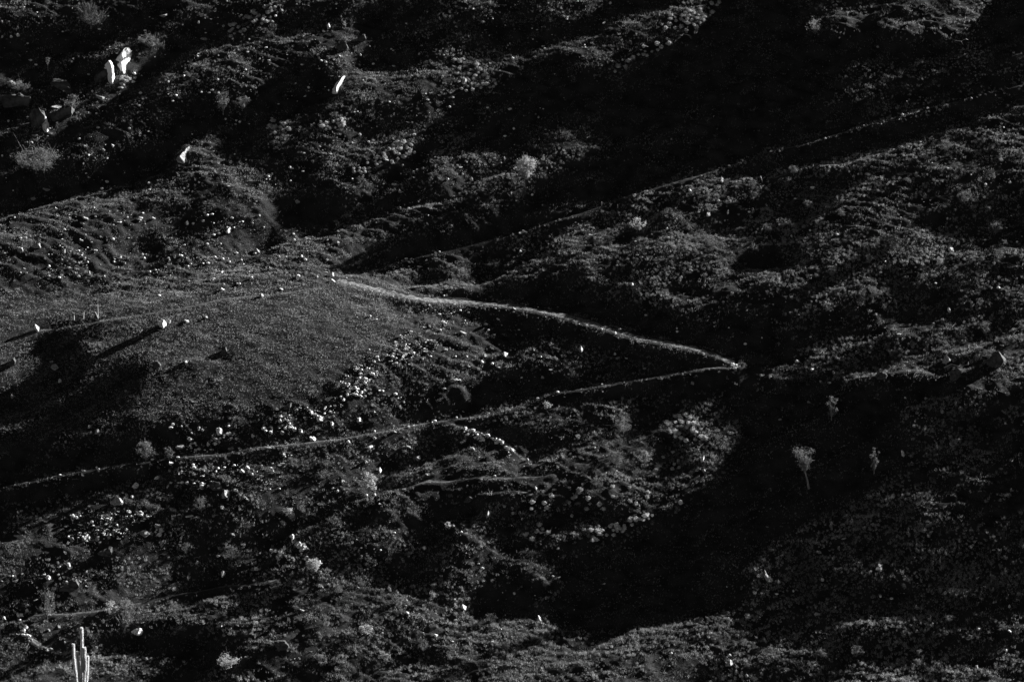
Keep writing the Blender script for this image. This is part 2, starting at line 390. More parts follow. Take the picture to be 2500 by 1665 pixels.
# ================================================================ materials (all neutral: the photograph is black and white)
def material(name, lo, hi, scale, detail=6, rough=.9, bump=0, bscale=8, coords='Object', transl=0, island=0, contrast=(.35, .65), spec=.15):
    m = bpy.data.materials.new(name); m.use_nodes = True
    nt = m.node_tree; n = nt.nodes; l = nt.links; n.clear()
    out = n.new('ShaderNodeOutputMaterial')
    p = n.new('ShaderNodeBsdfPrincipled'); p.inputs['Roughness'].default_value = rough
    p.inputs['Specular IOR Level'].default_value = spec
    if coords == 'Position':
        src = n.new('ShaderNodeNewGeometry').outputs['Position']
    else:
        src = n.new('ShaderNodeTexCoord').outputs['Object']
    no = n.new('ShaderNodeTexNoise'); no.inputs['Scale'].default_value = scale; no.inputs['Detail'].default_value = detail
    l.new(src, no.inputs['Vector'])
    r = n.new('ShaderNodeValToRGB')
    r.color_ramp.elements[0].position = contrast[0]; r.color_ramp.elements[1].position = contrast[1]
    r.color_ramp.elements[0].color = (lo, lo, lo, 1); r.color_ramp.elements[1].color = (hi, hi, hi, 1)
    l.new(no.outputs['Fac'], r.inputs[0]); col = r.outputs[0]
    if island:
        g = n.new('ShaderNodeNewGeometry'); mr = n.new('ShaderNodeMapRange')
        mr.inputs['To Min'].default_value = 1 - island; mr.inputs['To Max'].default_value = 1 + island
        l.new(g.outputs['Random Per Island'], mr.inputs['Value'])
        mx = n.new('ShaderNodeMix'); mx.data_type = 'RGBA'; mx.blend_type = 'MULTIPLY'; mx.inputs[0].default_value = 1
        l.new(col, mx.inputs[6]); l.new(mr.outputs[0], mx.inputs[7]); col = mx.outputs[2]
    l.new(col, p.inputs['Base Color'])
    if bump:
        b1 = n.new('ShaderNodeTexNoise'); b1.inputs['Scale'].default_value = bscale; b1.inputs['Detail'].default_value = 8
        b1.inputs['Roughness'].default_value = .65
        l.new(src, b1.inputs['Vector'])
        bm_ = n.new('ShaderNodeBump'); bm_.inputs['Strength'].default_value = 1; bm_.inputs['Distance'].default_value = bump
        l.new(b1.outputs['Fac'], bm_.inputs['Height']); l.new(bm_.outputs[0], p.inputs['Normal'])
    sh = p.outputs[0]
    if transl:
        t = n.new('ShaderNodeBsdfTranslucent'); l.new(col, t.inputs['Color'])
        mx = n.new('ShaderNodeMixShader'); mx.inputs[0].default_value = transl
        l.new(sh, mx.inputs[1]); l.new(t.outputs[0], mx.inputs[2]); sh = mx.outputs[0]
    l.new(sh, out.inputs['Surface'])
    return m

M_soil = material('dry_soil', .012, .032, .6, 10, .95, .09, 5, 'Position')
M_track = material('worn_turf', .04, .15, 2.0, 8, .95, .05, 9, 'Position')
M_bright_t = material('silver_tussock', .55, .8, 3, 4, .8, transl=.08, island=.4)
M_path = material('trodden_dirt', .04, .24, 4.0, 12, .95, .06, 9, 'Position')
M_grass = material('dry_grass', .07, .30, .35, 4, .8, coords='Position', transl=.4, island=.8)
M_mead = material('meadow_grass', .20, .40, .5, 6, .8, coords='Position', transl=.5, island=.25)
M_scrub = material('scrub_leaves', .13, .36, .25, 5, .8, coords='Position', transl=.25, island=.75)
M_tuss = material('pale_tussock', .35, .6, 3, 4, .8, transl=.08, island=.4)
M_bright = material('pale_leaves', .32, .62, 4, 3, .7, transl=.25, island=.4)
M_leaf = material('tree_leaves', .08, .22, 2, 3, .7, transl=.3, island=.4)
M_dull = material('dull_leaves', .03, .07, 2, 3, .8, transl=.15, island=.4)
M_bark = material('bark', .12, .3, 9, 4, .9, .02, 20)
M_wood = material('bleached_wood', .4, .6, 12, 4, .8, .01, 30)
M_rock = material('pale_rock', .18, .42, 2.2, 9, .9, .06, 6, contrast=(.38, .60))
M_grey = material('weathered_rock', .03, .11, 2.0, 9, .9, .08, 5)
M_chalk = material('fresh_white_rock', .25, .75, 3.0, 10, .85, .05, 5, contrast=(.36, .50))
M_cactus = material('cactus_skin', .08, .8, 9, 6, .6, contrast=(.40, .58))
M_crag = material('white_crag_rock', .55, .85, 2.6, 10, .85, .05, 5, contrast=(.30, .42))
M_spine = material('cactus_spines', .8, .9, 5, 2, .6, transl=.6)

# ================================================================ ground
ny_, nx_ = ZG.shape
ii = (np.arange(ny_ - 1)[:, None] * nx_ + np.arange(nx_ - 1)[None, :]).ravel()
me = mesh_from('hillside', np.stack([GXX.ravel(), GYY.ravel(), ZG.ravel()], 1), np.stack([ii, ii + 1, ii + nx_ + 1, ii + nx_], 1), 4)
smooth_shade(me)
link('hillside', me, M_soil, kind='structure')

def ribbon(name, Q, N, hw, lift=.02, seed=0, vary=.35):
    K = 9
    L = np.arange(len(Q)) * .15
    wl_ = hw * (1.0 + vary * fbm(L / 1.1, L * 0 + seed, 3, 60 + seed)); wr = hw * (1.0 + vary * fbm(L / 1.1, L * 0 + 5.5, 3, 70 + seed))
    V = []
    for k in range(K):
        f = k / (K - 1) * 2 - 1
        off = np.where(f < 0, f * wl_, f * wr)
        x = Q[:, 0] + N[:, 0] * off; y = Q[:, 1] + N[:, 1] * off
        z = zat(x, y) + lift - .03 * (abs(f) > .95) + lift * 2.2 * fbm(x / .3, y / .3, 3, 9)
        V.append(np.stack([x, y, z], 1))
    V = np.stack(V, 1).reshape(-1, 3)
    i = (np.arange(len(Q) - 1)[:, None] * K + np.arange(K - 1)[None]).ravel()
    me = mesh_from(name, V, np.stack([i, i + 1, i + K + 1, i + K], 1), 4); smooth_shade(me)
    return me
for nm in ('upper', 'middle', 'lower'):
    link('footpath', ribbon('footpath', *PATHS[nm][:2], PATHS[nm][2] * {'middle': 1, 'lower': .65, 'upper': .5}[nm], seed=len(nm), vary=.6 if nm == 'middle' else 1.8), M_path if nm == 'middle' else M_track, kind='structure')
for k, t in enumerate(TR):
    link('sheep_track', ribbon('sheep_track', *t, lift=.01, seed=k, vary=1.6), M_track, kind='structure')

# ================================================================ ground cover
def pdist(x, y):
    return bilin(PATHDIST, (x - cx0) / cst, (y - cy0) / cst)

def scatter(n, seed):
    r = np.random.default_rng(seed)
    x = r.uniform(-57, 57, n); y = r.uniform(-45, 44, n)
    z = zat(x, y); px, py = project(x, y, z)
    ok = (px > -70) & (px < 2570) & (py > -60) & (py < 1740) & (pdist(x, y) > -.14)
    return x[ok], y[ok], z[ok], px[ok], py[ok], r

def blades(n, w, hgt, spread, r, lean=.5):
    """n single triangles fanning out of one root"""
    a = r.uniform(0, 2 * math.pi, n); rr = spread * np.sqrt(r.random(n)); bx = rr * np.cos(a); by = rr * np.sin(a)
    a2 = r.uniform(0, 2 * math.pi, n); hh = hgt * r.uniform(.5, 1.1, n); ln = lean * hh * r.random(n)
    tx = bx + ln * np.cos(a); ty = by + ln * np.sin(a)
    ww = w * r.uniform(.6, 1.3, n)
    V = np.stack([np.stack([bx - ww * np.cos(a2), by - ww * np.sin(a2), 0 * hh - .02], 1),
                  np.stack([bx + ww * np.cos(a2), by + ww * np.sin(a2), 0 * hh - .02], 1),
                  np.stack([tx, ty, hh], 1)], 1)
    return V                                        # (n,3,3)

def leaves(n, size, rx, rz, r, shell=.6, zlo=.0, jag=.25, align=.45):
    """n leaf triangles spread through a lumpy dome"""
    a = r.uniform(0, 2 * math.pi, n); ct = r.uniform(zlo, 1, n); st = np.sqrt(1 - ct ** 2)
    rad = (shell + (1 - shell) * r.random(n)) * (1 + jag * np.sin(3 * a + 5 * ct + r.uniform(0, 6)) )
    P = np.stack([rx * rad * st * np.cos(a), rx * rad * st * np.sin(a), rz * rad * ct], 1)
    Nn = P / (np.linalg.norm(P, axis=1)[:, None] + 1e-6) * align + r.normal(size=(n, 3)) * (1 - align)
    Nn /= np.linalg.norm(Nn, axis=1)[:, None]
    U = np.cross(Nn, r.normal(size=(n, 3))); U /= np.linalg.norm(U, axis=1)[:, None]
    W = np.cross(Nn, U)
    s = size * r.uniform(.6, 1.4, n)[:, None]
    return np.stack([P - U * s * .5, P + U * s * .5, P + W * s], 1)

def mass(name, protos, pos, yaw, scl, mat, which, **props):
    VV = []
    for k, P in enumerate(protos):
        m = which == k
        if not m.any(): continue
        c, s = np.cos(yaw[m])[:, None, None], np.sin(yaw[m])[:, None, None]
        sc = scl[m]
        if sc.ndim == 1: sc = np.stack([sc, sc, sc], 1)
        X, Y, Z = P[None, ..., 0], P[None, ..., 1], P[None, ..., 2]
        V = np.stack([(X * c - Y * s) * sc[:, 0, None, None] + pos[m][:, 0, None, None], (X * s + Y * c) * sc[:, 1, None, None] + pos[m][:, 1, None, None], Z * sc[:, 2, None, None] + pos[m][:, 2, None, None]], -1)
        VV.append(V.reshape(-1, 3))
    V = np.concatenate(VV); me = mesh_from(name, V, np.arange(len(V)).reshape(-1, 3), 3)
    return link(name, me, mat, kind='stuff', **props)

# how scrubby the slope is (0 grass only .. 1 closed scrub)
SCR = np.full((MH, MW), .55)
for lv, P in ((.35, [(-350,-350),(1000,-350),(1000,560),(-350,700)]), (.95, [(1500,420),(2900,100),(2900,2100),(1000,2100),(1100,1500),(1250,1080),(1500,980),(1900,900),(1500,700)]),
              (.8, [(500,1420),(1300,1150),(1300,2100),(200,2100)]), (.6, [(1900,60),(2800,-200),(2800,300),(2000,400)])):
    SCR[inpoly(P, gx + .5, gy + .5)] = lv
SCR = gauss(SCR, 4, 4)
SCR = SCR * (1 - .95 * SMOOTH_MAP)

x, y, z, px, py, r = scatter(760000, 101)
g = survey(SMOOTH_MAP, x, y, z); scn = survey(SCR, x, y, z)
cl = fbm((x * .93 + y * .37) / 2.2, (y * .93 - x * .37) / .55, 3, 81)
keep = r.random(len(x)) < (np.clip(.42 + 1.7 * cl, .05, 1) * (.75 + .25 * g) * (1 - .25 * scn) + .35 * g) * np.where(pdist(x, y) < .1, .35, 1) * np.clip(.5 + survey(LIT, x, y, z) / .1, 0, 1)
x, y, z, g = x[keep], y[keep], z[keep], g[keep]
protos = [blades(4, .016, .20, .14, r, .9) for _ in range(8)]
P3 = np.stack([x, y, z], 1); yaw = r.uniform(0, 6.28, len(x)); scl = r.uniform(.5, 1.25, len(x)) * (1 - .15 * g); wh = r.integers(0, 8, len(x)); md_ = r.random(len(x)) < g * 1.1
mass('grass', protos, P3[~md_], yaw[~md_], scl[~md_], M_grass, wh[~md_], label='short dry grass tufts all over the hillside', category='grass')
mass('meadow_grass', protos, P3[md_], yaw[md_], scl[md_] * .8, M_mead, wh[md_], label='pale dry meadow grass on the smooth slope above the lower path', category='grass')

x, y, z, px, py, r = scatter(340000, 102)
sc = survey(SCR, x, y, z)
cl = .6 * fbm((x * .93 + y * .37) / 2.6, (y * .93 - x * .37) / .6, 3, 85) + .5 * fbm(x / 6, y / 4, 3, 86); dk = np.clip(survey(LIT, x, y, z) / .12, 0, 1)
keep = (r.random(len(x)) < sc * np.clip(.28 + 1.6 * cl, .0, 1)) & (pdist(x, y) > .15) & (r.random(len(x)) < .45 + .55 * dk)
x, y, z, sc, dk = x[keep], y[keep], z[keep], sc[keep], dk[keep]
protos = [np.concatenate([leaves(22, .07, .15, .25, r, .6, align=.6), blades(10, .02, .32, .10, r, .7)]) for _ in range(10)]
mass('scrub', protos, np.stack([x, y, z], 1), r.uniform(0, 6.28, len(x)), (.35 + .75 * r.random(len(x)) ** 1.8) * (.7 + .35 * sc) * (.5 + .5 * dk), M_scrub, r.integers(0, 10, len(x)),
     label='low wiry scrub covering the slope between the paths', category='scrub')
print('scrub', len(x))
# ================================================================ stones, boulders and outcrops
def rock_proto(seed, kind):
    r = np.random.default_rng(seed)
    bm = bmesh.new(); bmesh.ops.create_icosphere(bm, subdivisions=3, radius=1)
    cuts = []
    main = {'facet': (.74, -.40, .54), 'front': (-.15, -.96, .22), 'slab': (.15, -.25, .95), 'blunt': (.80, -.52, .30), 'wall': (-.35, -.92, .15)}[kind]
    n0 = np.array(main) + r.normal(size=3) * .12; n0 /= np.linalg.norm(n0)
    cuts.append((n0, {'facet': .55, 'front': .45, 'slab': .38, 'blunt': .5, 'wall': .35}[kind]))
    if kind == 'front':
        n1 = np.array((.85, -.15, .5)) + r.normal(size=3) * .1; n1 /= np.linalg.norm(n1); cuts.append((n1, .62))
    for _ in range(9):
        v = r.normal(size=3); v /= np.linalg.norm(v)
        if v @ n0 > .75: continue
        cuts.append((v, r.uniform(.38, .8)))
    for v in bm.verts:
        p = np.array(v.co)
        for n, d in cuts:
            q = p @ n
            if q > d: p = p - n * (q - d)
        v.co = p
    co = np.array([v.co for v in bm.verts])
    j = .16 * fbm(co[:, 0] * 5.2 + co[:, 2] * 3.1 + seed, co[:, 1] * 5.2 - co[:, 2] * 4.3, 2, seed + 3) + .14 * fbm(co[:, 0] * 2.2 + co[:, 2] * 1.7 + seed, co[:, 1] * 2.2 - co[:, 2] * 1.3, 3, seed)
    for v, d in zip(bm.verts, j): v.co = v.co * (1 + float(d))
    me = bpy.data.meshes.new('rock'); bm.to_mesh(me); bm.free()
    return me

RP = {k: [rock_proto(300 + 17 * i + 7 * q, k) for i in range(5)] for q, k in enumerate(('facet', 'front', 'slab', 'blunt', 'wall'))}
RPM = {}
def rock_mesh(kind, i, mat):
    key = (kind, i, mat.name)
    if key not in RPM:
        me = RP[kind][i].copy(); me.materials.append(mat); RPM[key] = me
    return RPM[key]

def put_rock(name, px, py, w, hgt, kind, mat, rr, yaw=.25, sink=.25, depth=None, **props):
    c = hit(px, py + hgt * .35)
    sx = w / 25 / 1.75; sz = hgt / 25 / 1.6; sy = depth or (sx + sz) * .5
    o = link(name, rock_mesh(kind, rr.randrange(5), mat), None)
    o.location = (c[0], c[1], c[2] + sz * (1 - sink) * .55)
    o.scale = (sx, sy, sz); o.rotation_euler = (rr.uniform(-.2, .2), rr.uniform(-.4, .4), rr.uniform(-yaw, yaw))
    for k, v in props.items(): o[k] = v
    return o

R = random.Random(11)
NAMED = [  # px, py, w, h, kind, material, name, label
 (398,789,26,22,'blunt',M_chalk,'boulder','white rounded boulder sitting at the top of the smooth grass meadow'),
 (412,784,14,16,'front',M_rock,'boulder','grey boulder leaning against the white meadow boulder'),
 (455,784,15,9,'slab',M_rock,'boulder','flat pale rock at the end of a long shadow streak in the meadow'),
 (91,801,12,22,'blunt',M_chalk,'boulder','tall pale boulder below the row of short posts'),
 (548,857,24,20,'front',M_grey,'boulder','dark lone boulder with a pale tip in mid meadow'),
 (384,889,22,15,'front',M_grey,'boulder','grey boulder with a bright edge in the lower meadow'),
 (31,884,30,22,'front',M_grey,'boulder','dark pyramid boulder at the gully beside the meadow'),
 (536,1056,18,20,'blunt',M_chalk,'boulder','white angular boulder above the lower path, brightest of its cluster'),
 (527,1071,24,10,'slab',M_rock,'boulder','low white rock just beneath the white angular boulder'),
 (443,1090,24,16,'slab',M_rock,'boulder','wide flat white rock in the dark above the lower path'),
 (811,1037,9,14,'blunt',M_chalk,'boulder','small upright white rock above the lower path'),
 (875,1025,14,11,'facet',M_chalk,'boulder','round white rock up from the upright white rock by the path'),
 (566,1094,16,11,'slab',M_rock,'boulder','squat pale rock touching the lower path'),
 (704,992,22,20,'front',M_grey,'boulder','round dark boulder with a thin lit rim below the meadow'),
 (1234,864,14,14,'blunt',M_chalk,'boulder','white wedge rock in the scrub between the two path legs'),
 (1183,870,11,9,'blunt',M_rock,'boulder','pale rock uphill of the pair between the path legs'),
 (1176,884,10,7,'facet',M_chalk,'boulder','pale rock downhill of the pair between the path legs'),
 (1106,928,30,12,'slab',M_rock,'boulder','long low grey rock in the grass between the path legs'),
 (1419,853,12,18,'blunt',M_rock,'boulder','grey standing rock below the middle leg of the path'),
 (1131,812,20,9,'slab',M_rock,'boulder','broad pale rock near the head of the rubble band'),
 (1060,836,18,12,'slab',M_grey,'boulder','grey rock inside the rubble band'),
 (811,671,13,14,'blunt',M_chalk,'boulder','white rock standing on the tip of the upper path bend'),
 (811,686,15,9,'facet',M_chalk,'boulder','white rock below the tip of the upper path bend'),
 (558,561,12,16,'blunt',M_chalk,'boulder','white knob of rock on the shaded slope above the meadow'),
 (628,614,16,12,'blunt',M_rock,'boulder','pale twin-topped rock above the meadow'),
 (2335,910,34,34,'front',M_grey,'boulder','big grey boulder with a bright textured side on the scrub slope'),
 (2310,876,18,22,'front',M_rock,'boulder','pointed grey boulder just uphill of the big grey boulder'),
 (2432,872,44,44,'front',M_grey,'boulder','large dark boulder with a lit brow above the dark hollow'),
 (2318,757,9,14,'blunt',M_chalk,'boulder','small spire of white rock in the right-hand scrub'),
 (2154,916,28,17,'front',M_grey,'boulder','dark smooth rock on the crest of the bare grassy knoll'),
 (1715,1120,10,15,'blunt',M_chalk,'boulder','bright white block at the edge of the great dark hollow'),
 (2203,1107,8,14,'blunt',M_chalk,'boulder','white sliver of rock beyond the two backlit saplings'),
 (549,1204,22,18,'blunt',M_rock,'boulder','pale round boulder below the lower path with a long shadow'),
 (527,1182,34,24,'front',M_grey,'boulder','dark angular boulder touching the pale round boulder'),
 (330,1184,16,13,'blunt',M_chalk,'boulder','white rock below the shaded bank of the lower path'),
 (287,1222,30,20,'front',M_rock,'boulder','half-buried wide rock with a bright crest below the lower path'),
 (425,1244,19,13,'slab',M_rock,'boulder','pale flat boulder near the stone field below the lower path'),
 (591,1151,13,9,'facet',M_chalk,'boulder','white rock below the path, lower of a bright pair'),
 (604,1142,12,9,'facet',M_chalk,'boulder','white rock below the path, upper of a bright pair'),
 (385,1283,15,12,'facet',M_rock,'boulder','round pale rock topping the stone field'),
 (392,1294,13,9,'facet',M_chalk,'boulder','bright rock in the middle of the stone field heap'),
 (389,1306,12,11,'blunt',M_chalk,'boulder','bright rock at the foot of the stone field heap'),
 (237,1315,13,11,'facet',M_rock,'boulder','grey rounded rock at the edge of the stone field'),
 (262,1347,42,22,'front',M_grey,'boulder','dark tilted slab below the stone field'),
 (175,1428,56,28,'front',M_grey,'boulder','long dark boulder with a bright end corner in the lower slope'),
 (336,1543,26,18,'blunt',M_chalk,'boulder','large smooth white boulder uphill of the columnar cactus'),
 (545,1400,11,17,'blunt',M_chalk,'boulder','white shark-fin rock alone in a dark hollow'),
 (118,1411,11,12,'blunt',M_chalk,'boulder','white leaning rock above the long dark boulder'),
 (38,1419,14,9,'slab',M_rock,'boulder','flat pale rock at the start of a stony step in the lower slope'),
 (167,1379,11,9,'facet',M_chalk,'boulder','white rock in the shade above the leaning white rock'),
 (687,1571,36,24,'front',M_grey,'boulder','dark humped boulder in the lowest scrub'),
 (928,1148,9,16,'blunt',M_chalk,'boulder','white tooth of rock over the pale leafy bush'),
 (1191,1255,9,15,'blunt',M_rock,'boulder','grey tooth of rock under a bare ledge'),
 (1144,1217,24,13,'front',M_grey,'boulder','dull pyramid rock below the bright sheep track'),
 (1134,1483,11,17,'blunt',M_chalk,'boulder','white block in the lowest middle scrub'),
 (1316,1509,10,14,'blunt',M_chalk,'boulder','white leaning splinter beside the dark hollow'),
 (1309,1193,7,12,'blunt',M_rock,'boulder','small pale tooth at the end of the bright sheep track'),
 (1232,1627,28,16,'front',M_grey,'boulder','dull pyramid rock on the lowest bare patch'),
 (1781,1620,17,15,'blunt',M_rock,'boulder','pale boulder in the lowest grass, largest of its trio'),
 (1872,1408,9,13,'blunt',M_rock,'boulder','leaning pale stone under the great dark hollow'),
 (2001,1348,13,9,'slab',M_rock,'boulder','pale bar of rock in the sparse scrub under the hollow'),
 (2190,1566,9,9,'blunt',M_rock,'boulder','round pale rock in the lowest dark scrub'),
 (1544,695,9,11,'blunt',M_chalk,'boulder','white triangular rock above the middle path leg'),
 (1728,524,12,11,'blunt',M_chalk,'boulder','white block below the upper path in bright grass'),
 (1777,517,6,11,'blunt',M_chalk,'boulder','slender white rock below the upper path in bright grass'),
 (803,64,9,15,'blunt',M_chalk,'boulder','white upright rock high on the slope near a round grey one'),
 (838,62,14,13,'facet',M_grey,'boulder','round grey rock high on the slope near an upright white one'),
 (837,110,34,28,'front',M_grey,'boulder','dark bouldery hump with a lit rim high on the slope'),
 (884,92,34,22,'front',M_grey,'boulder','dark arched boulder with a lit rim above the tussocks'),
 (137+1000,199,6,15,'blunt',M_chalk,'boulder','thin upright white stone among round tussocks'),
 (114,463,18,9,'slab',M_rock,'boulder','flat pale rock below the large leafy bush'),
 (80,485,16,10,'slab',M_rock,'boulder','low pale rock second below the large leafy bush'),
 (49,608,18,14,'front',M_rock,'boulder','curved pale rock above the faint hillside gully'),
 (90,600,24,13,'front',M_rock,'boulder','grey crested rock beside the curved pale rock'),
 (211,534,16,10,'slab',M_rock,'boulder','flat pale rock on the dim upper slope'),
 (964,450,14,9,'slab',M_chalk,'boulder','bright slab in the shrubby grass above the upper bend'),
 (727,494,14,11,'blunt',M_rock,'boulder','pale rock at the lip of a round dark hollow'),
 (1904,369,5,5,'blunt',M_chalk,'boulder','pebble-sized white rock on the shaded stretch of upper path'),
 (1656,1125,10,9,'blunt',M_rock,'boulder','pale rock beside the bright tussock bank'),
]
NAMED += [(300,206,16,8,'blunt',M_rock,'boulder','broken pale rock at the foot of the big white rock face'),
 (326,200,10,6,'facet',M_chalk,'boulder','bright chip of rock sunward of the foot of the big white rock face'),
 (295,215,18,7,'slab',M_rock,'boulder','flat pale ledge under the white prism for the sunlit bluff edge'),
 (400,38,26,10,'slab',M_rock,'boulder','long pale ledge of rock in the brightest grass at the top'),
 (245,238,30,12,'slab',M_rock,'boulder','stepped pale ledge below the dark bluffs'),
 (30,205,28,18,'blunt',M_rock,'boulder','rough grey crag head on the broad dark bluff'),
 (140,262,30,10,'slab',M_rock,'boulder','thin pale ledge crossing the stepped grey bluff'),
 (88,330,20,9,'slab',M_rock,'boulder','pale ledge under the thin white rock rib'),
 (500,95,22,9,'slab',M_rock,'boulder','pale ledge between two dark streaks near the top')]
for px, py, w, hg, kd, mt, nm, lb in NAMED:
    put_rock(nm, px, py, w, hg, kd, mt, R, label=lb, category='boulder', group='boulders on the slope')

STONES = [(5,53),(22,53),(44,69,9),(44,87,8),(27,89,7),(5,91,7),(55,13),(69,53),(373,46,7),(484,55,8),(831,138,8),(785,149,7),(634,145,6),(483,138,7),(472,158,4),(484,198,8),(156,224),(218,182),(47,293,9),(67,289,6),(93,269,4),
 (207,358),(236,374,8),(254,367,9),(276,356,9),(218,380,7),(218,434,5),(136,509,9),(293,543,8),(633,527,7),(783,393,6),(411,232,4),(324,337,5),(825,456,6),(456,545,8),(1111,57,8),(1115,67,6),(1180,53,7),(962,162,8),(1018,174,5),(1050,229,5),(985,225,7),(867,275,5),(915,275,4),(997,300,9),(1245,267,9),(1231,388,9),(978,468,7),(1106,451,4),(1152,438,8),(1251,142,7),(1314,288,7),(1633,97,6),(1581,115,7),(1564,122,6),(1520,147,6),(1488,170,6),(1125,409,7),(840,122,6),(903,115,5),(880,134,5),
 (2143,116,6),(1712,430,5),(1743,430,5),(2015,338,6),(2109,307,5),(2144,377,6),(2195,293,4),(2224,288,6),(2295,269,6),(2268,272,5),(2275,334,6),(2291,316,6),(1857,434,6),(1872,503,4),(2199,531,4),(2445,457,7),(2372,241,7),(2386,238,6),(2465,233,5),(1735,464,7),(1685,465,8),
 (156,614,9),(192,641,8),(60,656),(218,667,7),(384,626,6),(413,637,8),(542,663,8),(580,692,7),(543,706,9),(462,686,7),(389,721,7),(638,721,9),(687,706,9),(658,655,9),(825,592,8),(503,774,8),(564,761,5),(127,882,12),(134,895,13),(173,876,4),(454,883,9),(369,903,10),(822,848,6),(31,967,9),(145,929,10),(307,954,6),(217,1042,6),(236,1053,10),(469,1058,8),(433,1057,7),(509,1084,9),(494,1050,8),(536,1081,6),(618,1064,9),(691,1057,8),(643,1040,7),(763,1072,14),(780,1024,16),(760,1006,8),(747,1024,7),(662,1043,6),(734,1054,9),(818,974,5),(560,1033,8),(529,1106,8),(658,1094,12),(693,1106,8),
 (964,866,7),(1001,863,8),(895,898,7),(880,912,8),(1325,921,9),(1345,903,9),(1507,874,9),(1529,875,7),(1501,864,7),(1470,879,6),(1392,707,5),(1362,750,4),(1275,584,8),(1271,614,7),(1443,574,8),(1278,563,6),(1269,569,5),(1255,754,9),(1217,779,9),(1083,949,9),(1159,691,6),(998,652,4),(1574,756,4),(1690,661,5),(1614,605,7),(1557,623,7),(1545,582,7),(1574,900,7),(1520,972,6),(1690,936,7),(964,1054,8),(999,1091,13),(1020,1116,9),(901,1091,13),(850,1079,9),(1155,1096,9),(1132,1005,5),(1379,970,5),(915,1007,5),
 (1947,882,8),(2026,935,6),(2163,884,6),(2130,914,7),(1983,903,9),(2446,844,8),(2452,814,6),(2210,971,5),(2261,972,8),(2299,1004,9),(1904,1025,7),(1974,983,7),(2455,1034,7),(2044,572,9),(2255,618,4),(2323,610,10),(2161,801,4),
 (324,1213,9),(384,1168,9),(542,1241,9),(496,1162,7),(418,1178,6),(665,1150,9),(693,1110,9),(696,1126,7),(418,1131,9),(414,1150,6),(465,1259,16),(602,1219,6),(349,1271,8),(336,1251,8),(314,1250,8),(354,1302,14),(205,1315,10),(178,1317,8),(193,1301,5),(213,1306,6),(238,1294,7),(269,1286,6),(291,1315,8),(160,1285,9),(567,1303,11),(625,1389,9),(144,1383,6),(131,1396,5),(211,1395,8),(211,1431,7),(196,1420,5),(89,1464,8),(144,1455,7),(67,1490,8),(10,1509,7),(119,1538,6),(144,1529,6),(173,1530,6),(44,1549,9),(158,1569,7),(370,1606,8),(358,1608,5),(378,1635,6),(425,1437,9),(456,1453,5),(738,1490,10),(787,1433,5),(662,1344,7),(533,1357,7),(349,1520,6),(840,1175,7),(5,1419,7),
 (1021,1117,10),(894,1127,10),(1001,1156,6),(1043,1158,6),(1281,1223,7),(873,1317,6),(913,1340,4),(1064,1550,9),(995,1496,5),(1106,1565,6),(1364,1409,9),(1660,1227,9),(1322,1630,5),(836,1175,7),(1067,1586,5),(1205,1603,5),
 (1719,1149,6),(1873,1286,5),(2060,1315,8),(2024,1361,4),(1774,1432,4),(2008,1417,6),(1994,1499,8),(1802,1608,6),(1782,1600,7),(1738,1633,7),(1824,1649,7),(1781,1648,6),(2464,1479,8),(2466,1540,7),(2383,1628,7),(2365,1156,4),(2408,1293,5),(2144,1231,6),(2134,1552,5)]
LAND = [(200,1600,'the tall columnar cactus'),(398,790,'the white meadow boulder'),(811,680,'the upper bend of the path'),(1800,900,'the stony lower bend of the path'),(310,140,'the big white rock face'),(835,205,'the narrow white crag'),(455,378,'the ragged pale crag'),(1280,410,'the bright leafy tree'),
 (1208,637,'the low dark round bush'),(2335,910,'the big grey boulder'),(536,1056,'the white angular boulder'),(549,1204,'the pale round boulder'),(336,1543,'the large smooth white boulder'),(545,1400,'the white shark-fin rock'),(1955,1120,'the backlit sapling'),(75,385,'the large leafy bush'),(220,770,'the row of short posts'),
 (1234,864,'the white wedge rock'),(1715,1120,'the bright white block'),(901,1183,'the pale leafy bush'),(767,1382,'the white-leaved shrub'),(1134,1483,'the lowest white block'),(1781,1620,'the pale boulder in the lowest grass'),(2318,757,'the small white spire'),(115,300,'the thin white rock rib'),(175,1428,'the long dark boulder'),
 (1728,524,'the white block in bright grass'),(392,1294,'the stone field heap'),(837,110,'the dark bouldery hump'),(1990,58,'the bare branchy knoll'),(1160,190,'the thin upright white stone'),(1131,812,'the head of the rubble band'),(443,1090,'the wide flat white rock'),(548,857,'the dark lone boulder')]
ORD = ['first', 'second', 'third', 'fourth', 'fifth', 'sixth', 'seventh', 'eighth', 'ninth', 'tenth', 'eleventh', 'twelfth', 'thirteenth', 'fourteenth', 'fifteenth', 'sixteenth', 'seventeenth', 'eighteenth', 'nineteenth', 'twentieth']
sect = {}
for s in STONES:
    d, k = min((math.hypot(s[0] - l[0], s[1] - l[1]), i) for i, l in enumerate(LAND))
    dx, dy = s[0] - LAND[k][0], s[1] - LAND[k][1]
    q = ('on the sunny side of' if dx > 0 else 'on the shaded side of') if abs(dx) > abs(dy) else ('downhill of' if dy > 0 else 'uphill of')
    sect.setdefault((k, q), []).append((d, s))
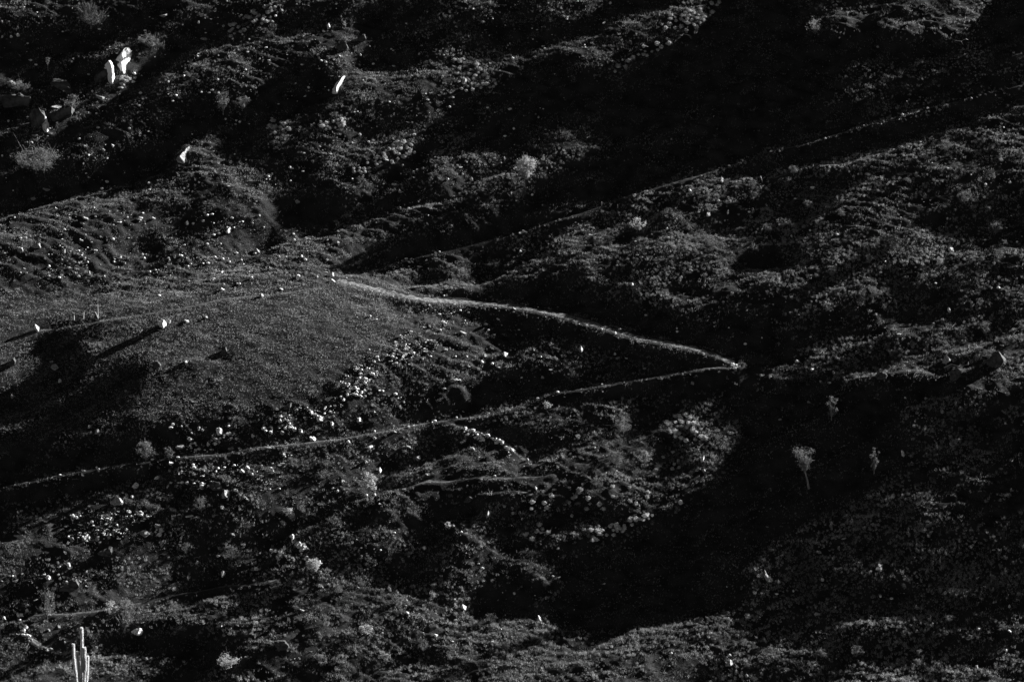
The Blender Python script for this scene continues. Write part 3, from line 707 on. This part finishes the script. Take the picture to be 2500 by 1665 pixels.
for (k, q), lst in sect.items():
    lst.sort(key=lambda t: t[0])
    for n, (d, s) in enumerate(lst):
        size = s[2] if len(s) > 2 else 5
        kd = R.choice(['facet', 'blunt', 'slab', 'facet', 'blunt', 'slab'])
        hg = size * (R.uniform(.8, 1.1) if kd != 'slab' else R.uniform(.45, .65))
        if len(lst) == 1: lb = 'pale stone %s %s' % (q, LAND[k][2])
        else: lb = 'pale stone %s %s, %s out' % (q, LAND[k][2], ORD[n])
        put_rock('stone', s[0], s[1], size * R.uniform(.85, 1.6), hg * R.uniform(.8, 1.3), kd, M_chalk if R.random() < .45 else M_rock, R, yaw=.35, label=lb, category='stone', group='pale stones scattered over the slope')

# loose rubble: bands of small stones too many to count
bands = [([(808,974),(830,930),(880,885),(922,900),(930,960),(860,980)], 260), ([(900,880),(960,830),(1030,798),(1083,820),(1060,860),(960,890)], 200), ([(640,1010),(760,985),(850,960),(830,1010),(700,1060),(600,1070)], 160),
 ([(1098,1026),(1150,1050),(1215,1072),(1300,1134),(1280,1140),(1200,1092),(1100,1044)], 420), ([(705,1310),(722,1308),(790,1375),(775,1385),(740,1362)], 170), ([(1770,884),(1795,893),(1812,899),(1790,903),(1772,896)], 120),
 ([(150,1260),(330,1240),(420,1280),(380,1320),(250,1330),(160,1330)], 260), ([(370,1040),(560,1035),(600,1100),(420,1110)], 110), ([(38,1495),(55,1500),(75,1560),(140,1585),(120,1592),(60,1570)], 130), ([(0,1400),(230,1400),(220,1440),(0,1430)], 60), ([(290,185),(330,180),(330,200),(295,212)], 60),
 ([(1010,740),(1160,750),(1200,800),(1060,790)], 50), ([(400,1140),(720,1110),(700,1200),(450,1200)], 220), ([(-20,520),(300,500),(800,560),(800,700),(200,700),(-20,660)], 420), ([(-20,0),(900,0),(900,470),(-20,470)], 420), ([(900,0),(1500,0),(1300,500),(900,560)], 220), ([(1500,480),(2500,300),(2500,900),(1500,830)], 130), ([(900,1080),(1700,1080),(1600,1300),(1300,1650),(500,1650),(600,1300)], 170), ([(1700,1500),(2500,1300),(2500,1665),(1500,1665)], 60), ([(820,690),(1400,800),(1300,980),(900,1000)], 120)]
VV = []
protoR = [np.array([[v.co[:] for v in (m.vertices[i] for i in p.vertices)] for p in m.polygons]) for m in RP['facet'][:2] + RP['blunt'][:2]]
def lowrock(seed):
    r = np.random.default_rng(seed); bm = bmesh.new(); bmesh.ops.create_icosphere(bm, subdivisions=1, radius=1)
    for v in bm.verts: v.co = v.co * r.uniform(.75, 1.1)
    V = np.array([[v.co[:] for v in f.verts] for f in bm.faces]); bm.free(); return V
LR = [lowrock(k) for k in range(6)]
r = np.random.default_rng(55); pts = []
def sight(px, py):
    """many sight lines at once: base slope first, then two corrections against the real ground"""
    V = FWD[None] + RGT[None] * ((px - 1250) / F)[:, None] + UP[None] * ((832.5 - py) / F)[:, None]
    t = np.full(len(px), DIST)
    for _ in range(14):
        P = cam_loc[None] + t[:, None] * V
        e = P[:, 2] - zat(P[:, 0], P[:, 1])
        t = t + .8 * e / (TS * V[:, 1] - V[:, 2])
    P = cam_loc[None] + t[:, None] * V
    P[:, 2] = zat(P[:, 0], P[:, 1]); return P
for P, n in bands:
    P = np.array(P, float); a, b = P.min(0), P.max(0)
    q = r.uniform(a, b, (n * 8, 2)); q = q[inpoly([tuple(p) for p in P], q[:, 0], q[:, 1])]
    q = q[fbm(q[:, 0] / 26, q[:, 1] / 15, 3, 91) > .02][:int(n * 1.0)]
    pts.append(q)
for nm_, nst in (('middle', 40), ('lower', 60), ('upper', 20)):
    Q, N, hw = PATHS[nm_]                                   # stones kicked to the edges of the path
    k = r.integers(0, len(Q), nst); off = hw * r.choice([-1, 1, 1], nst) * r.uniform(.9, 1.8, nst)
    xx = Q[k, 0] + N[k, 0] * off; yy = Q[k, 1] + N[k, 1] * off
    a, b = project(xx, yy, zat(xx, yy)); pts.append(np.stack([a, b], 1))
q = np.concatenate(pts); Pp = sight(q[:, 0], q[:, 1])
sz = .035 + .15 * r.random(len(q)) ** 3.2
sc3 = np.stack([sz * r.uniform(.8, 1.5, len(q)), sz * r.uniform(.8, 1.3, len(q)), sz * r.uniform(.6, 1.1, len(q))], 1)
Pp[:, 2] += sc3[:, 2] * .7 + .03
mass('rubble', LR, Pp, r.uniform(0, 6.28, len(q)), sc3, M_chalk, r.integers(0, 6, len(q)), label='small loose white stones strewn in bands over the slope', category='rubble')

# crags traced where they stand: thick blocks whose broad face looks towards the sun
def crag(name, outline, base, nf, thick, mat, label, seed):
    nf = np.array(nf, float); nf /= np.linalg.norm(nf)
    b = hit(*base); front = []
    for p in outline:
        d = ray(*p); t = ((b - cam_loc) @ nf) / (d @ nf); front.append(cam_loc + d * t)
    front = np.array(front); c = front.mean(0)
    back = c + (front - c) * .8 - nf * thick
    back[:, 2] -= .3 * thick
    bm = bmesh.new()
    a = [bm.verts.new(v - b) for v in front]; e = [bm.verts.new(v - b) for v in back]; n = len(a)
    bm.faces.new(a); bm.faces.new(e[::-1])
    for i in range(n): bm.faces.new((a[i], e[i], e[(i + 1) % n], a[(i + 1) % n]))
    bmesh.ops.recalc_face_normals(bm, faces=bm.faces)
    bmesh.ops.triangulate(bm, faces=bm.faces)
    for _ in range(6):
        L = [x for x in bm.edges if x.calc_length() > .13]
        if not L: break
        bmesh.ops.subdivide_edges(bm, edges=L, cuts=1, use_grid_fill=False)
        bmesh.ops.triangulate(bm, faces=[f for f in bm.faces if len(f.verts) > 3])
    co = np.array([v.co[:] for v in bm.verts])
    q1 = fbm(co[:, 0] * 1.6 + co[:, 1] * 1.1, co[:, 2] * 1.6, 4, seed); q2 = fbm(co[:, 1] * 1.9, co[:, 2] * 1.3 + co[:, 0], 4, seed + 5)
    q1 = q1 + .9 * fbm(co[:, 0] * 5 + co[:, 1] * 4, co[:, 2] * 5, 3, seed + 9)
    for v, s1, s2 in zip(bm.verts, q1, q2): v.co = v.co + Vector(nf) * float(s1) * .09 + Vector((0, -.05, .06)) * float(s2) * .6
    me = bpy.data.meshes.new(name); bm.to_mesh(me); bm.free()
    return link('crag', me, mat, loc=tuple(b), label=label, category='crag', group='crags catching the sun')
NF = (.86, -.44, .25)
crag('rock_face', [(306.7,116.7),(313.9,117.2),(319,124),(325,124),(328,134),(322,142),(315,154.5),(311,163.7),(308,174),(303,181),(299.6,172),(297,150.4),(301,149),(300.6,141),(296,132.6),(300.6,123)], (305,178), (.82, -.48, .30), 1.0, M_crag, 'big white ragged rock face high on the slope, widest at its top', 1)
crag('bluff_lit_edge', [(266,148),(269.5,148.4),(274,153.5),(277,161.6),(279,171.8),(281,182),(282,190),(281.7,200),(279,206.5),(275.6,205.5),(274.6,197),(275,182),(273,166.7),(271,156.5)], (277,205), (.93, -.30, .2), .6, M_crag, 'slender white prism put in as the sunlit edge of the dark bluff', 2)  # separate white prism added in front, shaped as the bluff's sunlit edge
crag('crag', [(842,185),(848,191),(843,203),(832,222),(825,229),(821,222),(824,210),(829,202),(835,190)], (826,227), NF, .7, M_crag, 'narrow white crag leaning over a dark hollow high on the slope', 3)
crag('crag', [(462,358),(467,363.6),(464,376),(460,385),(449,400),(445,391),(440,382),(444,373),(451,371),(455,362)], (450,398), (.84, -.40, .36), .7, M_rock, 'ragged pale crag shaped like a shard in the shaded slope', 4)
crag('rock_rib', [(111,283.6),(114,286),(116,298),(121,310),(120,320),(114.5,323.6),(113,308),(111,296)], (116,322), (.92, -.32, .2), .5, M_chalk, 'thin white rock rib at the foot of the dark bluffs', 5)
for px, py, w, hg, lb in ((244,180,44,46,'dark bluff behind the white prism for its sunlit edge'), (40,235,80,56,'broad dark bluff with a bushy ledge at the edge of the slope'), (92,285,44,64,'dark block bluff beside the thin white rock rib'),
   (150,272,70,46,'stepped grey bluff sunward of the thin white rock rib'), (150,200,80,40,'long ledge of dark rock above the stepped bluff')):
    o = put_rock('rock_outcrop', px, py, w, hg, 'wall', M_grey, R, yaw=.2, sink=.6, depth=w / 25 * .5, label=lb, category='outcrop', group='dark outcrops')

# ================================================================ trees and bushes
def tube(bm, pts, rad, n=5):
    rings = []
    for i, p in enumerate(pts):
        t = (pts[min(i + 1, len(pts) - 1)] - pts[max(i - 1, 0)]).normalized()
        a = t.orthogonal().normalized(); b = t.cross(a)
        rings.append([bm.verts.new(p + (a * math.cos(2 * math.pi * k / n) + b * math.sin(2 * math.pi * k / n)) * rad[i]) for k in range(n)])
    for q, w in zip(rings, rings[1:]):
        for k in range(n): bm.faces.new((q[k], q[(k + 1) % n], w[(k + 1) % n], w[k]))
    bm.faces.new(rings[0][::-1]); bm.faces.new(rings[-1])

def plant(name, cat, label, px, py, w, hg, nleaf, leafsize, mat, seed, trunk=.35, lean=0., lumps=9, flat=1., wood=M_bark, group='trees and bushes', shape='round'):
    r = random.Random(seed); nr = np.random.default_rng(seed)
    b = hit(px, py); W = w / 25 / 2; Hh = hg / 25
    root = bpy.data.objects.new(name, None); C.objects.link(root); root.location = tuple(b)
    root['label'] = label; root['category'] = cat; root['group'] = group
    zc = Hh * trunk; ch = Hh - zc
    cents = []
    bm = bmesh.new()
    fork = Vector((lean * zc, 0, zc * .9)); tr = max(.03, Hh * .022)
    tube(bm, [Vector((0, 0, -.15)), Vector((lean * zc * .4, 0, zc * .45)), fork], [tr * 1.4, tr, tr * .8])
    lumps = int(lumps * 2.2)
    for k in range(lumps):
        a = 2 * math.pi * (k + r.random()) / lumps; u = r.random()
        f = u if shape == 'cone' else math.sin(math.pi * (.15 + .75 * u))
        rad = W * f * r.uniform(.25, 1.0)
        c = Vector((lean * (zc + u * ch) + rad * math.cos(a), rad * math.sin(a) * flat, zc + ch * (.12 + .78 * u)))
        cents.append((c, W * r.uniform(.16, .42)))
        mid = fork.lerp(c, .5) + Vector((0, 0, -.08 * Hh * r.random()))
        tube(bm, [fork, mid, c], [tr * .6, tr * .4, tr * .15], 4)
        for _ in range(3):
            e = c + Vector((r.gauss(0, 1), r.gauss(0, 1), r.gauss(.3, 1))) * W * .25
            tube(bm, [c, c.lerp(e, .5), e], [tr * .2, tr * .15, tr * .08], 3)
    me = bpy.data.meshes.new('trunk'); bm.to_mesh(me); bm.free()
    link('trunk', me, wood, root)
    VV = []
    per = max(8, nleaf // lumps)
    for c, rr_ in cents:
        L = leaves(per, leafsize, rr_, rr_ * .85, nr, .15, -1, .5, align=.1) + np.array(c)[None, None]
        VV.append(L)
    V = np.concatenate(VV).reshape(-1, 3)
    link('crown', mesh_from('crown', V, np.arange(len(V)).reshape(-1, 3), 3), mat, root)
    return root

P_ = [
 ('sapling','tree','backlit sapling with a fan-shaped crown on a thin bare trunk in the dark hollow',1975,1192,66,100,2600,.07,M_leaf,.42,-.22,12,'cone'),
 ('sapling','tree','narrow backlit sapling downslope of the knoll, one of two in the dark hollow',2134,1155,24,66,1100,.07,M_leaf,.1,.05,8,'round'),
 ('sapling','tree','small dim sapling at the upper rim of the dark hollow',2030,1026,36,58,900,.08,M_leaf,.15,0,8,'round'),
 ('tree','tree','bright leafy tree alone above the sharp shadow edge',1280,455,60,84,5200,.075,M_bright,.25,.05,24,'round'),
 ('bush','bush','large leafy bush with pale stems below the dark bluffs',88,424,135,62,5200,.09,M_leaf,.2,.1,18,'round'),
 ('tree','tree','broad feathery tree at the top of the slope',222,72,100,66,4600,.07,M_dull,.15,0,16,'round'),
 ('bush','bush','feathery bush rising from a dark hollow, taller of two together',545,280,44,60,1900,.08,M_leaf,.15,.0,9,'round'),
 ('bush','bush','feathery bush rising from a dark hollow, lower of two together',592,272,46,40,1500,.08,M_leaf,.1,.1,9,'round'),
 ('sapling','tree','tiny thin sapling above the long dark ledge',117,172,16,36,240,.08,M_leaf,.4,0,5,'round'),
 ('bush','bush','low dark round bush in a hollow between the upper path and the middle path',1204,655,50,20,2600,.08,M_dull,.02,0,14,'round'),
 ('bush','bush','feathery grey bush above the faint track near the cactus',305,1545,56,78,2600,.08,M_leaf,.15,0,11,'round'),
 ('bush','bush','feathery grey bush uphill of the columnar cactus',116,1510,56,62,2400,.08,M_leaf,.15,0,11,'round'),
 ('bush','bush','soft bush just above the lower path, larger of a pair',356,1126,50,48,1900,.08,M_leaf,.1,0,10,'round'),
 ('bush','bush','soft bush just above the lower path, smaller of a pair',411,1122,26,32,900,.08,M_leaf,.1,0,7,'round'),
 ('bush','bush','dark round bush in the scrub slope below the upper path',2172,612,54,38,2600,.09,M_dull,.05,0,11,'round'),
 ('bush','bush','dark round bush in the middle of the scrub slope',2097,744,40,30,1800,.09,M_dull,.05,0,9,'round'),
 ('bush','bush','dry branchy bush on the lip of the knoll at the top',1990,84,56,44,420,.07,M_bright,.1,0,13,'round'),
 ('bush','bush','twiggy bright bush in the grass below the upper path',1556,566,48,36,420,.09,M_bright,.1,0,13,'round'),
 ('bush','bush','pale leafy bush over the start of the bright sheep track',901,1206,46,56,2000,.08,M_bright,.1,0,17,'round'),
 ('bush','bush','white-leaved round shrub at the foot of the stony strip',767,1400,36,34,1700,.07,M_bright,.08,0,14,'round'),
 ('bush','bush','white low bush with spreading arms in the lowest slope',556,1632,52,32,1300,.08,M_bright,.08,0,16,'round'),
 ('bush','bush','low white bush in the lowest middle scrub',894,1550,42,24,420,.10,M_bright,.08,0,9,'round'),
 ('bush','bush','small white bush above a narrow diagonal shadow',704,1262,28,20,360,.09,M_bright,.08,0,7,'round'),
 ('bush','bush','small tufted bright bush in the sparse scrub under the hollow',2146,1396,20,18,300,.09,M_bright,.08,0,6,'round'),
 ('bush','bush','low pale bush by the rim of the great dark hollow floor',1827,1514,20,14,240,.09,M_bright,.08,0,6,'round'),
 ('bush','bush','low pale bush on the dark bank under the stone strip',1095,1292,28,16,260,.10,M_bright,.08,0,7,'round'),
 ('bush','bush','pale wispy bush at the end of the faint track near the cactus',268,1500,34,32,700,.08,M_bright,.1,0,8,'round'),
 ('bush','bush','pale bush hanging at the lip above the first sheep track',1334,1000,28,18,520,.08,M_bright,.08,0,7,'round'),
 ('bush','bush','pale low bush beneath the big white rock face',306,206,34,22,700,.08,M_bright,.1,0,8,'round'),
 ('bush','bush','leafy bush draped over the broad dark bluff',45,222,60,30,1700,.09,M_leaf,.08,0,9,'round'),
 ('bush','bush','leafy bush climbing the stepped grey bluff',178,275,34,52,1500,.09,M_leaf,.08,0,9,'round'),
 ('bush','bush','speckled bush on the lip above the big white rock face',365,118,60,40,1700,.09,M_leaf,.08,0,10,'round'),
]
for k, (nm, cat, lb, px, py, w, hg, nl, ls, mt, tk, ln, lu, sh) in enumerate(P_):
    plant(nm, cat, lb, px, py, w, hg, nl, ls, mt, 900 + k, tk, ln, lu, shape=sh)

# knee-high bushes standing out of the scrub: a few grown once, then copied with their parts
areas = [([(1550,480),(2500,300),(2500,520),(1700,640)], 16, 'knee-high scrub bush on the slope just below the upper path'),
 ([(1750,640),(2500,560),(2500,900),(2000,880)], 16, 'knee-high scrub bush on the slope above the bare grassy knoll'),
 ([(1300,1080),(1700,1000),(1600,1180),(1250,1250)], 10, 'knee-high scrub bush on the spur beside the great dark hollow'),
 ([(700,1450),(1300,1350),(1300,1640),(700,1640)], 12, 'knee-high scrub bush in the lowest middle scrub'),
 ([(1700,1560),(2480,1500),(2480,1640),(1700,1640)], 10, 'knee-high scrub bush in the lowest scrub beyond the great dark hollow'),
 ([(300,1200),(800,1120),(800,1330),(500,1400)], 8, 'knee-high scrub bush between the lower path and the lowest track')]
kinds = []; rb = np.random.default_rng(404); nb = 0
for P, n, lb in areas:
    P = np.array(P, float); q = rb.uniform(P.min(0), P.max(0), (n * 14, 2)); q = q[inpoly([tuple(p) for p in P], q[:, 0], q[:, 1])][:n]
    for c in q:
        grp = lb.replace('bush', 'bushes', 1)
        if len(kinds) < 5:
            kinds.append(plant('scrub_bush', 'bush', lb, c[0], c[1], 26 + 5 * len(kinds), 17 + 4 * len(kinds), 700, .06, M_scrub if len(kinds) % 2 else M_leaf, 700 + nb, .08, 0, 6, group=grp))
        else:
            src = kinds[int(rb.integers(0, 5))]; o = src.copy(); C.objects.link(o); g_ = sight(c[:1], c[1:2])[0]
            o.location = tuple(g_); o.rotation_euler = (0, 0, rb.uniform(0, 6.28)); s_ = rb.uniform(.6, 1.25); o.scale = (s_, s_, s_ * rb.uniform(.7, 1.1)); o['label'] = lb; o['group'] = grp
            for ch in [k for k in C.objects if k.parent == src]:
                c2 = ch.copy(); C.objects.link(c2); c2.parent = o
        nb += 1

# round tussock shrubs: the larger ones as things
nr = np.random.default_rng(77)
def dome(seed):
    r = np.random.default_rng(seed)
    L = leaves(420, .06, .27, .27, r, .75, -.1, .22, align=.6)
    bm = bmesh.new(); bmesh.ops.create_icosphere(bm, subdivisions=2, radius=.19)
    T = np.array([[v.co[:] for v in f.verts] for f in bm.faces]); bm.free()
    V = np.concatenate([L, T]).reshape(-1, 3)
    return V
DOM = [dome(k) for k in range(5)]
DM = {}
def dmesh(k, mat):
    if (k, mat.name) not in DM:
        me = mesh_from('tussock', DOM[k], np.arange(len(DOM[k])).reshape(-1, 3), 3); me.materials.append(mat); DM[(k, mat.name)] = me
    return DM[(k, mat.name)]
CL = [([(540,60),(560,95),(640,60),(690,30),(680,5),(640,20)], 34, 'round tussock in the patch at the top of the slope'),
 ([(1110,140),(1170,160),(1213,200),(1200,237),(1130,225),(1105,170)], 38, 'round tussock in the patch sunward of the thin upright white stone'),
 ([(949,350),(1014,344),(1020,375),(960,395),(870,430),(850,420),(940,375)], 38, 'round tussock in the slanting patch above the upper bend'),
 ([(1614,45),(1690,25),(1770,0),(1760,30),(1700,70),(1640,85),(1600,70)], 36, 'round tussock in the patch before the great shadow'),
 ([(647,300),(702,290),(710,325),(660,335)], 14, 'round tussock in the small patch under the narrow white crag'),
 ([(780,300),(840,290),(842,315),(790,322)], 14, 'bright tussock in the patch beside the narrow dark hollow'),
 ([(1620,1025),(1670,1010),(1710,1040),(1730,1075),(1660,1080),(1630,1050)], 34, 'bright tussock on the bank above the great dark hollow'),
 ([(1430,1300),(1470,1280),(1526,1275),(1595,1250),(1600,1262),(1520,1300),(1450,1324)], 30, 'bright tussock in the strip at the hollow edge'),
 ([(1480,1180),(1640,1100),(1700,1140),(1560,1230),(1300,1320),(1200,1240)], 40, 'grey tussock in the scrub down from the stone strip'),
 ([(1480,170),(1520,140),(1600,105),(1640,90),(1645,105),(1500,180)], 16, 'tussock along the edge of the great shadow')]
for P, n, lb in CL:
    P = np.array(P, float); q = nr.uniform(P.min(0), P.max(0), (n * 12, 2)); q = q[inpoly([tuple(p) for p in P], q[:, 0], q[:, 1])]
    got = []
    for p in q:
        if len(got) >= n: break
        if all(math.hypot(p[0] - g_[0], (p[1] - g_[1]) * 1.5) > 8 for g_ in got): got.append(p)
    W3 = sight(np.array(got)[:, 0], np.array(got)[:, 1])
    for c in W3:
        o = link('tussock', dmesh(int(nr.integers(0, 5)), M_tuss if 'bright' not in lb else M_bright_t), None)
        o.location = tuple(c + np.array([0, 0, .02])); s = nr.uniform(.55, 1.1)
        o.scale = (s * nr.uniform(.85, 1.2), s * nr.uniform(.85, 1.2), s * nr.uniform(.8, 1.2)); o.rotation_euler = (nr.uniform(-.2, .5), 0, nr.uniform(0, 6.28))
        o['label'] = lb; o['category'] = 'shrub'; o['group'] = lb.replace('round tussock', 'round tussocks').replace('bright tussock', 'bright tussocks').replace('grey tussock', 'grey tussocks').replace('tussock along', 'tussocks along')

# ================================================================ columnar cactus
cb = hit(203, 1722)
root = bpy.data.objects.new('columnar_cactus', None); C.objects.link(root); root.location = tuple(cb)
root['label'] = 'tall columnar cactus with several upright spiny arms at the foot of the slope'; root['category'] = 'cactus'
def at_plane(px, py, dy=0):
    """point of the upright plane through the cactus base"""
    d = ray(px, py); t = (cb[1] + dy - cam_loc[1]) / d[1]; return Vector(cam_loc + d * t - cb)
def stem(name, pts, rad, seed):
    r = random.Random(seed); P = []
    for a, b in zip(pts, pts[1:]):
        for k in range(6): P.append(a.lerp(b, k / 6))
    P.append(pts[-1]); n = 16
    bm = bmesh.new(); rings = []
    L = len(P)
    for i, p in enumerate(P):
        t = (P[min(i + 1, L - 1)] - P[max(i - 1, 0)]).normalized(); a = t.orthogonal().normalized() if abs(t.z) < .9 else t.cross(Vector((0, 1, 0))).normalized(); b = t.cross(a)
        e = rad * (1 if i < L - 2 else (.8 if i == L - 2 else .35)) * (1 + .05 * math.sin(i * 1.3))
        rings.append([bm.verts.new(p + (a * math.cos(2 * math.pi * k / n) + b * math.sin(2 * math.pi * k / n)) * e * (1.12 if k % 2 else .82)) for k in range(n)])
    for q, w in zip(rings, rings[1:]):
        for k in range(n): bm.faces.new((q[k], q[(k + 1) % n], w[(k + 1) % n], w[k]))
    bm.faces.new(rings[-1])
    me = bpy.data.meshes.new(name); bm.to_mesh(me); bm.free()
    o = link(name, me, M_cactus, root)
    V = []
    for i in range(L - 1):
        for q in range(7):
            base = P[i].lerp(P[i + 1], q / 7)
            for k in range(8):
                if r.random() < .05 + .5 * math.sin(i * 2.1 + q * .9 + k * 2.3 + seed): continue
                a = 2 * math.pi * (k + .5) / 8 + r.gauss(0, .06)
                for _ in range(7):
                    d = Vector((math.cos(a), math.sin(a), 0)); s = base + d * rad * 1.08 + Vector((0, 0, r.uniform(-.03, .03)))
                    tip = s + (d + Vector((r.gauss(0, .7), r.gauss(0, .7), r.gauss(.1, .7)))).normalized() * r.uniform(.06, .13)
                    w = Vector((-math.sin(a), math.cos(a), r.gauss(0, .5))).normalized() * .02
                    V += [s - w, s + w, tip]
    V = np.array([v[:] for v in V]); link('spines', mesh_from('spines', V, np.arange(len(V)).reshape(-1, 3), 3), M_spine, o)
A = at_plane
stem('trunk', [A(203,1726), A(200,1690), A(199,1655), A(200.5,1600), A(200,1560), A(199.3,1531)], .07, 1)
stem('arm', [A(199,1690,.1), A(188,1668,.1), A(185.5,1646,.1), A(183,1628,.1), A(179.8,1598,.1), A(179,1571,.1)], .06, 2)
stem('arm', [A(200,1695,-.1), A(196,1680,-.1), A(193,1655,-.1), A(191.8,1625,-.1), A(189.8,1608,-.1), A(188,1590,-.1)], .055, 3)
stem('arm', [A(201,1640,-.12), A(203,1620,-.16), A(206,1600,-.16), A(206.5,1588,-.16), A(205.5,1580,-.14)], .08, 4)
stem('arm', [A(203,1715,-.12), A(205.5,1670,-.15), A(207.5,1640,-.15), A(209,1622,-.15), A(208,1603,-.15)], .055, 5)
stem('arm', [A(205,1712,.05), A(211,1670,.05), A(213,1640,.05), A(214,1618,.05), A(214.2,1601,.05)], .06, 6)

# ================================================================ posts and a dead tree
def pole(name, px, py, h_px, lean_px, rad, label, cat, group=None, mat=None):
    b = hit(px, py); h_ = h_px / 25; l = lean_px / 25
    bm = bmesh.new(); tube(bm, [Vector((0, 0, -.2)), Vector((l * .5, 0, h_ * .5)), Vector((l, .02, h_))], [rad * 1.1, rad, rad * .85], 7)
    me = bpy.data.meshes.new(name); bm.to_mesh(me); bm.free()
    o = link(name, me, mat or M_wood, loc=tuple(b), label=label, category=cat)
    if group: o['group'] = group
pole('wooden_post', 181, 782, 12, 0, .05, 'short pale post, squattest of the row at the meadow edge', 'post', 'old posts at the meadow edge')
pole('wooden_post', 204, 780, 17, 1, .045, 'pale post between the squat one and the leaning one', 'post', 'old posts at the meadow edge')
pole('wooden_post', 241, 778, 17, -9, .05, 'leaning pale post crossing the bare pole', 'post', 'old posts at the meadow edge')
pole('bare_pole', 240, 774, 32, -1, .032, 'tall thin bare pole at the end of the post row', 'pole', 'old posts at the meadow edge')
pole('wooden_post', 1469, 503, 11, 0, .05, 'white stub post on the edge of the upper path, stouter of two', 'post', 'stub posts by the upper path')
pole('wooden_post', 1508, 508, 9, 0, .04, 'white stub post on the edge of the upper path, slighter of two', 'post', 'stub posts by the upper path')

def deadwood(px, py, pieces, label, seed, rad=.035):
    r = random.Random(seed); b = hit(px, py); bm = bmesh.new()
    for P in pieces:
        Q = [Vector(((x - px) / 25, -.25 + .1 * i, (py - y) / 25 + .12)) for i, (x, y) in enumerate(P)]
        tube(bm, Q, [rad * (1 - .6 * i / (len(Q) - 1)) for i in range(len(Q))], 5)
    me = bpy.data.meshes.new('dead_branch'); bm.to_mesh(me); bm.free()
    link('dead_branch', me, M_wood, loc=tuple(b), label=label, category='branch', group='bleached dead branches')
deadwood(2348,112, [[(2330,102),(2345,104),(2358,98)],[(2345,104),(2352,115)],[(2358,98),(2366,101)]], 'bleached branch high on the dim slope below the top corner', 1)
deadwood(2070,40, [[(2068,42),(2070,34),(2074,29)],[(2070,34),(2066,31)]], 'small forked bleached branch on the shaded knoll top', 2)
deadwood(2214,255, [[(2212,249),(2216,253),(2218,260)]], 'curved bleached branch over the lit strip of upper path', 3)
deadwood(1860,446, [[(1856,432),(1859,440),(1861,450)],[(1859,440),(1866,436)]], 'thin bleached snag at the edge of the shaded hollow', 4)
deadwood(2320,900, [[(2304,900),(2322,892),(2345,898),(2362,893)],[(2345,898),(2352,905)],[(2362,893),(2363,886)]], 'bleached branches arching over the big grey boulder', 5)
deadwood(1864,1412, [[(1866,1396),(1870,1404),(1876,1412)],[(1853,1425),(1851,1432)]], 'short bleached branch under the great dark hollow', 6)
deadwood(602,1218, [[(598,1214),(603,1219),(607,1223)]], 'short pale stick in the grass sunward of the round boulder', 7, .03)
deadwood(2480,860, [[(2426,864),(2436,871),(2445,870)],[(2436,871),(2441,880)]], 'pale branch lying over the brow of the large dark boulder', 8)
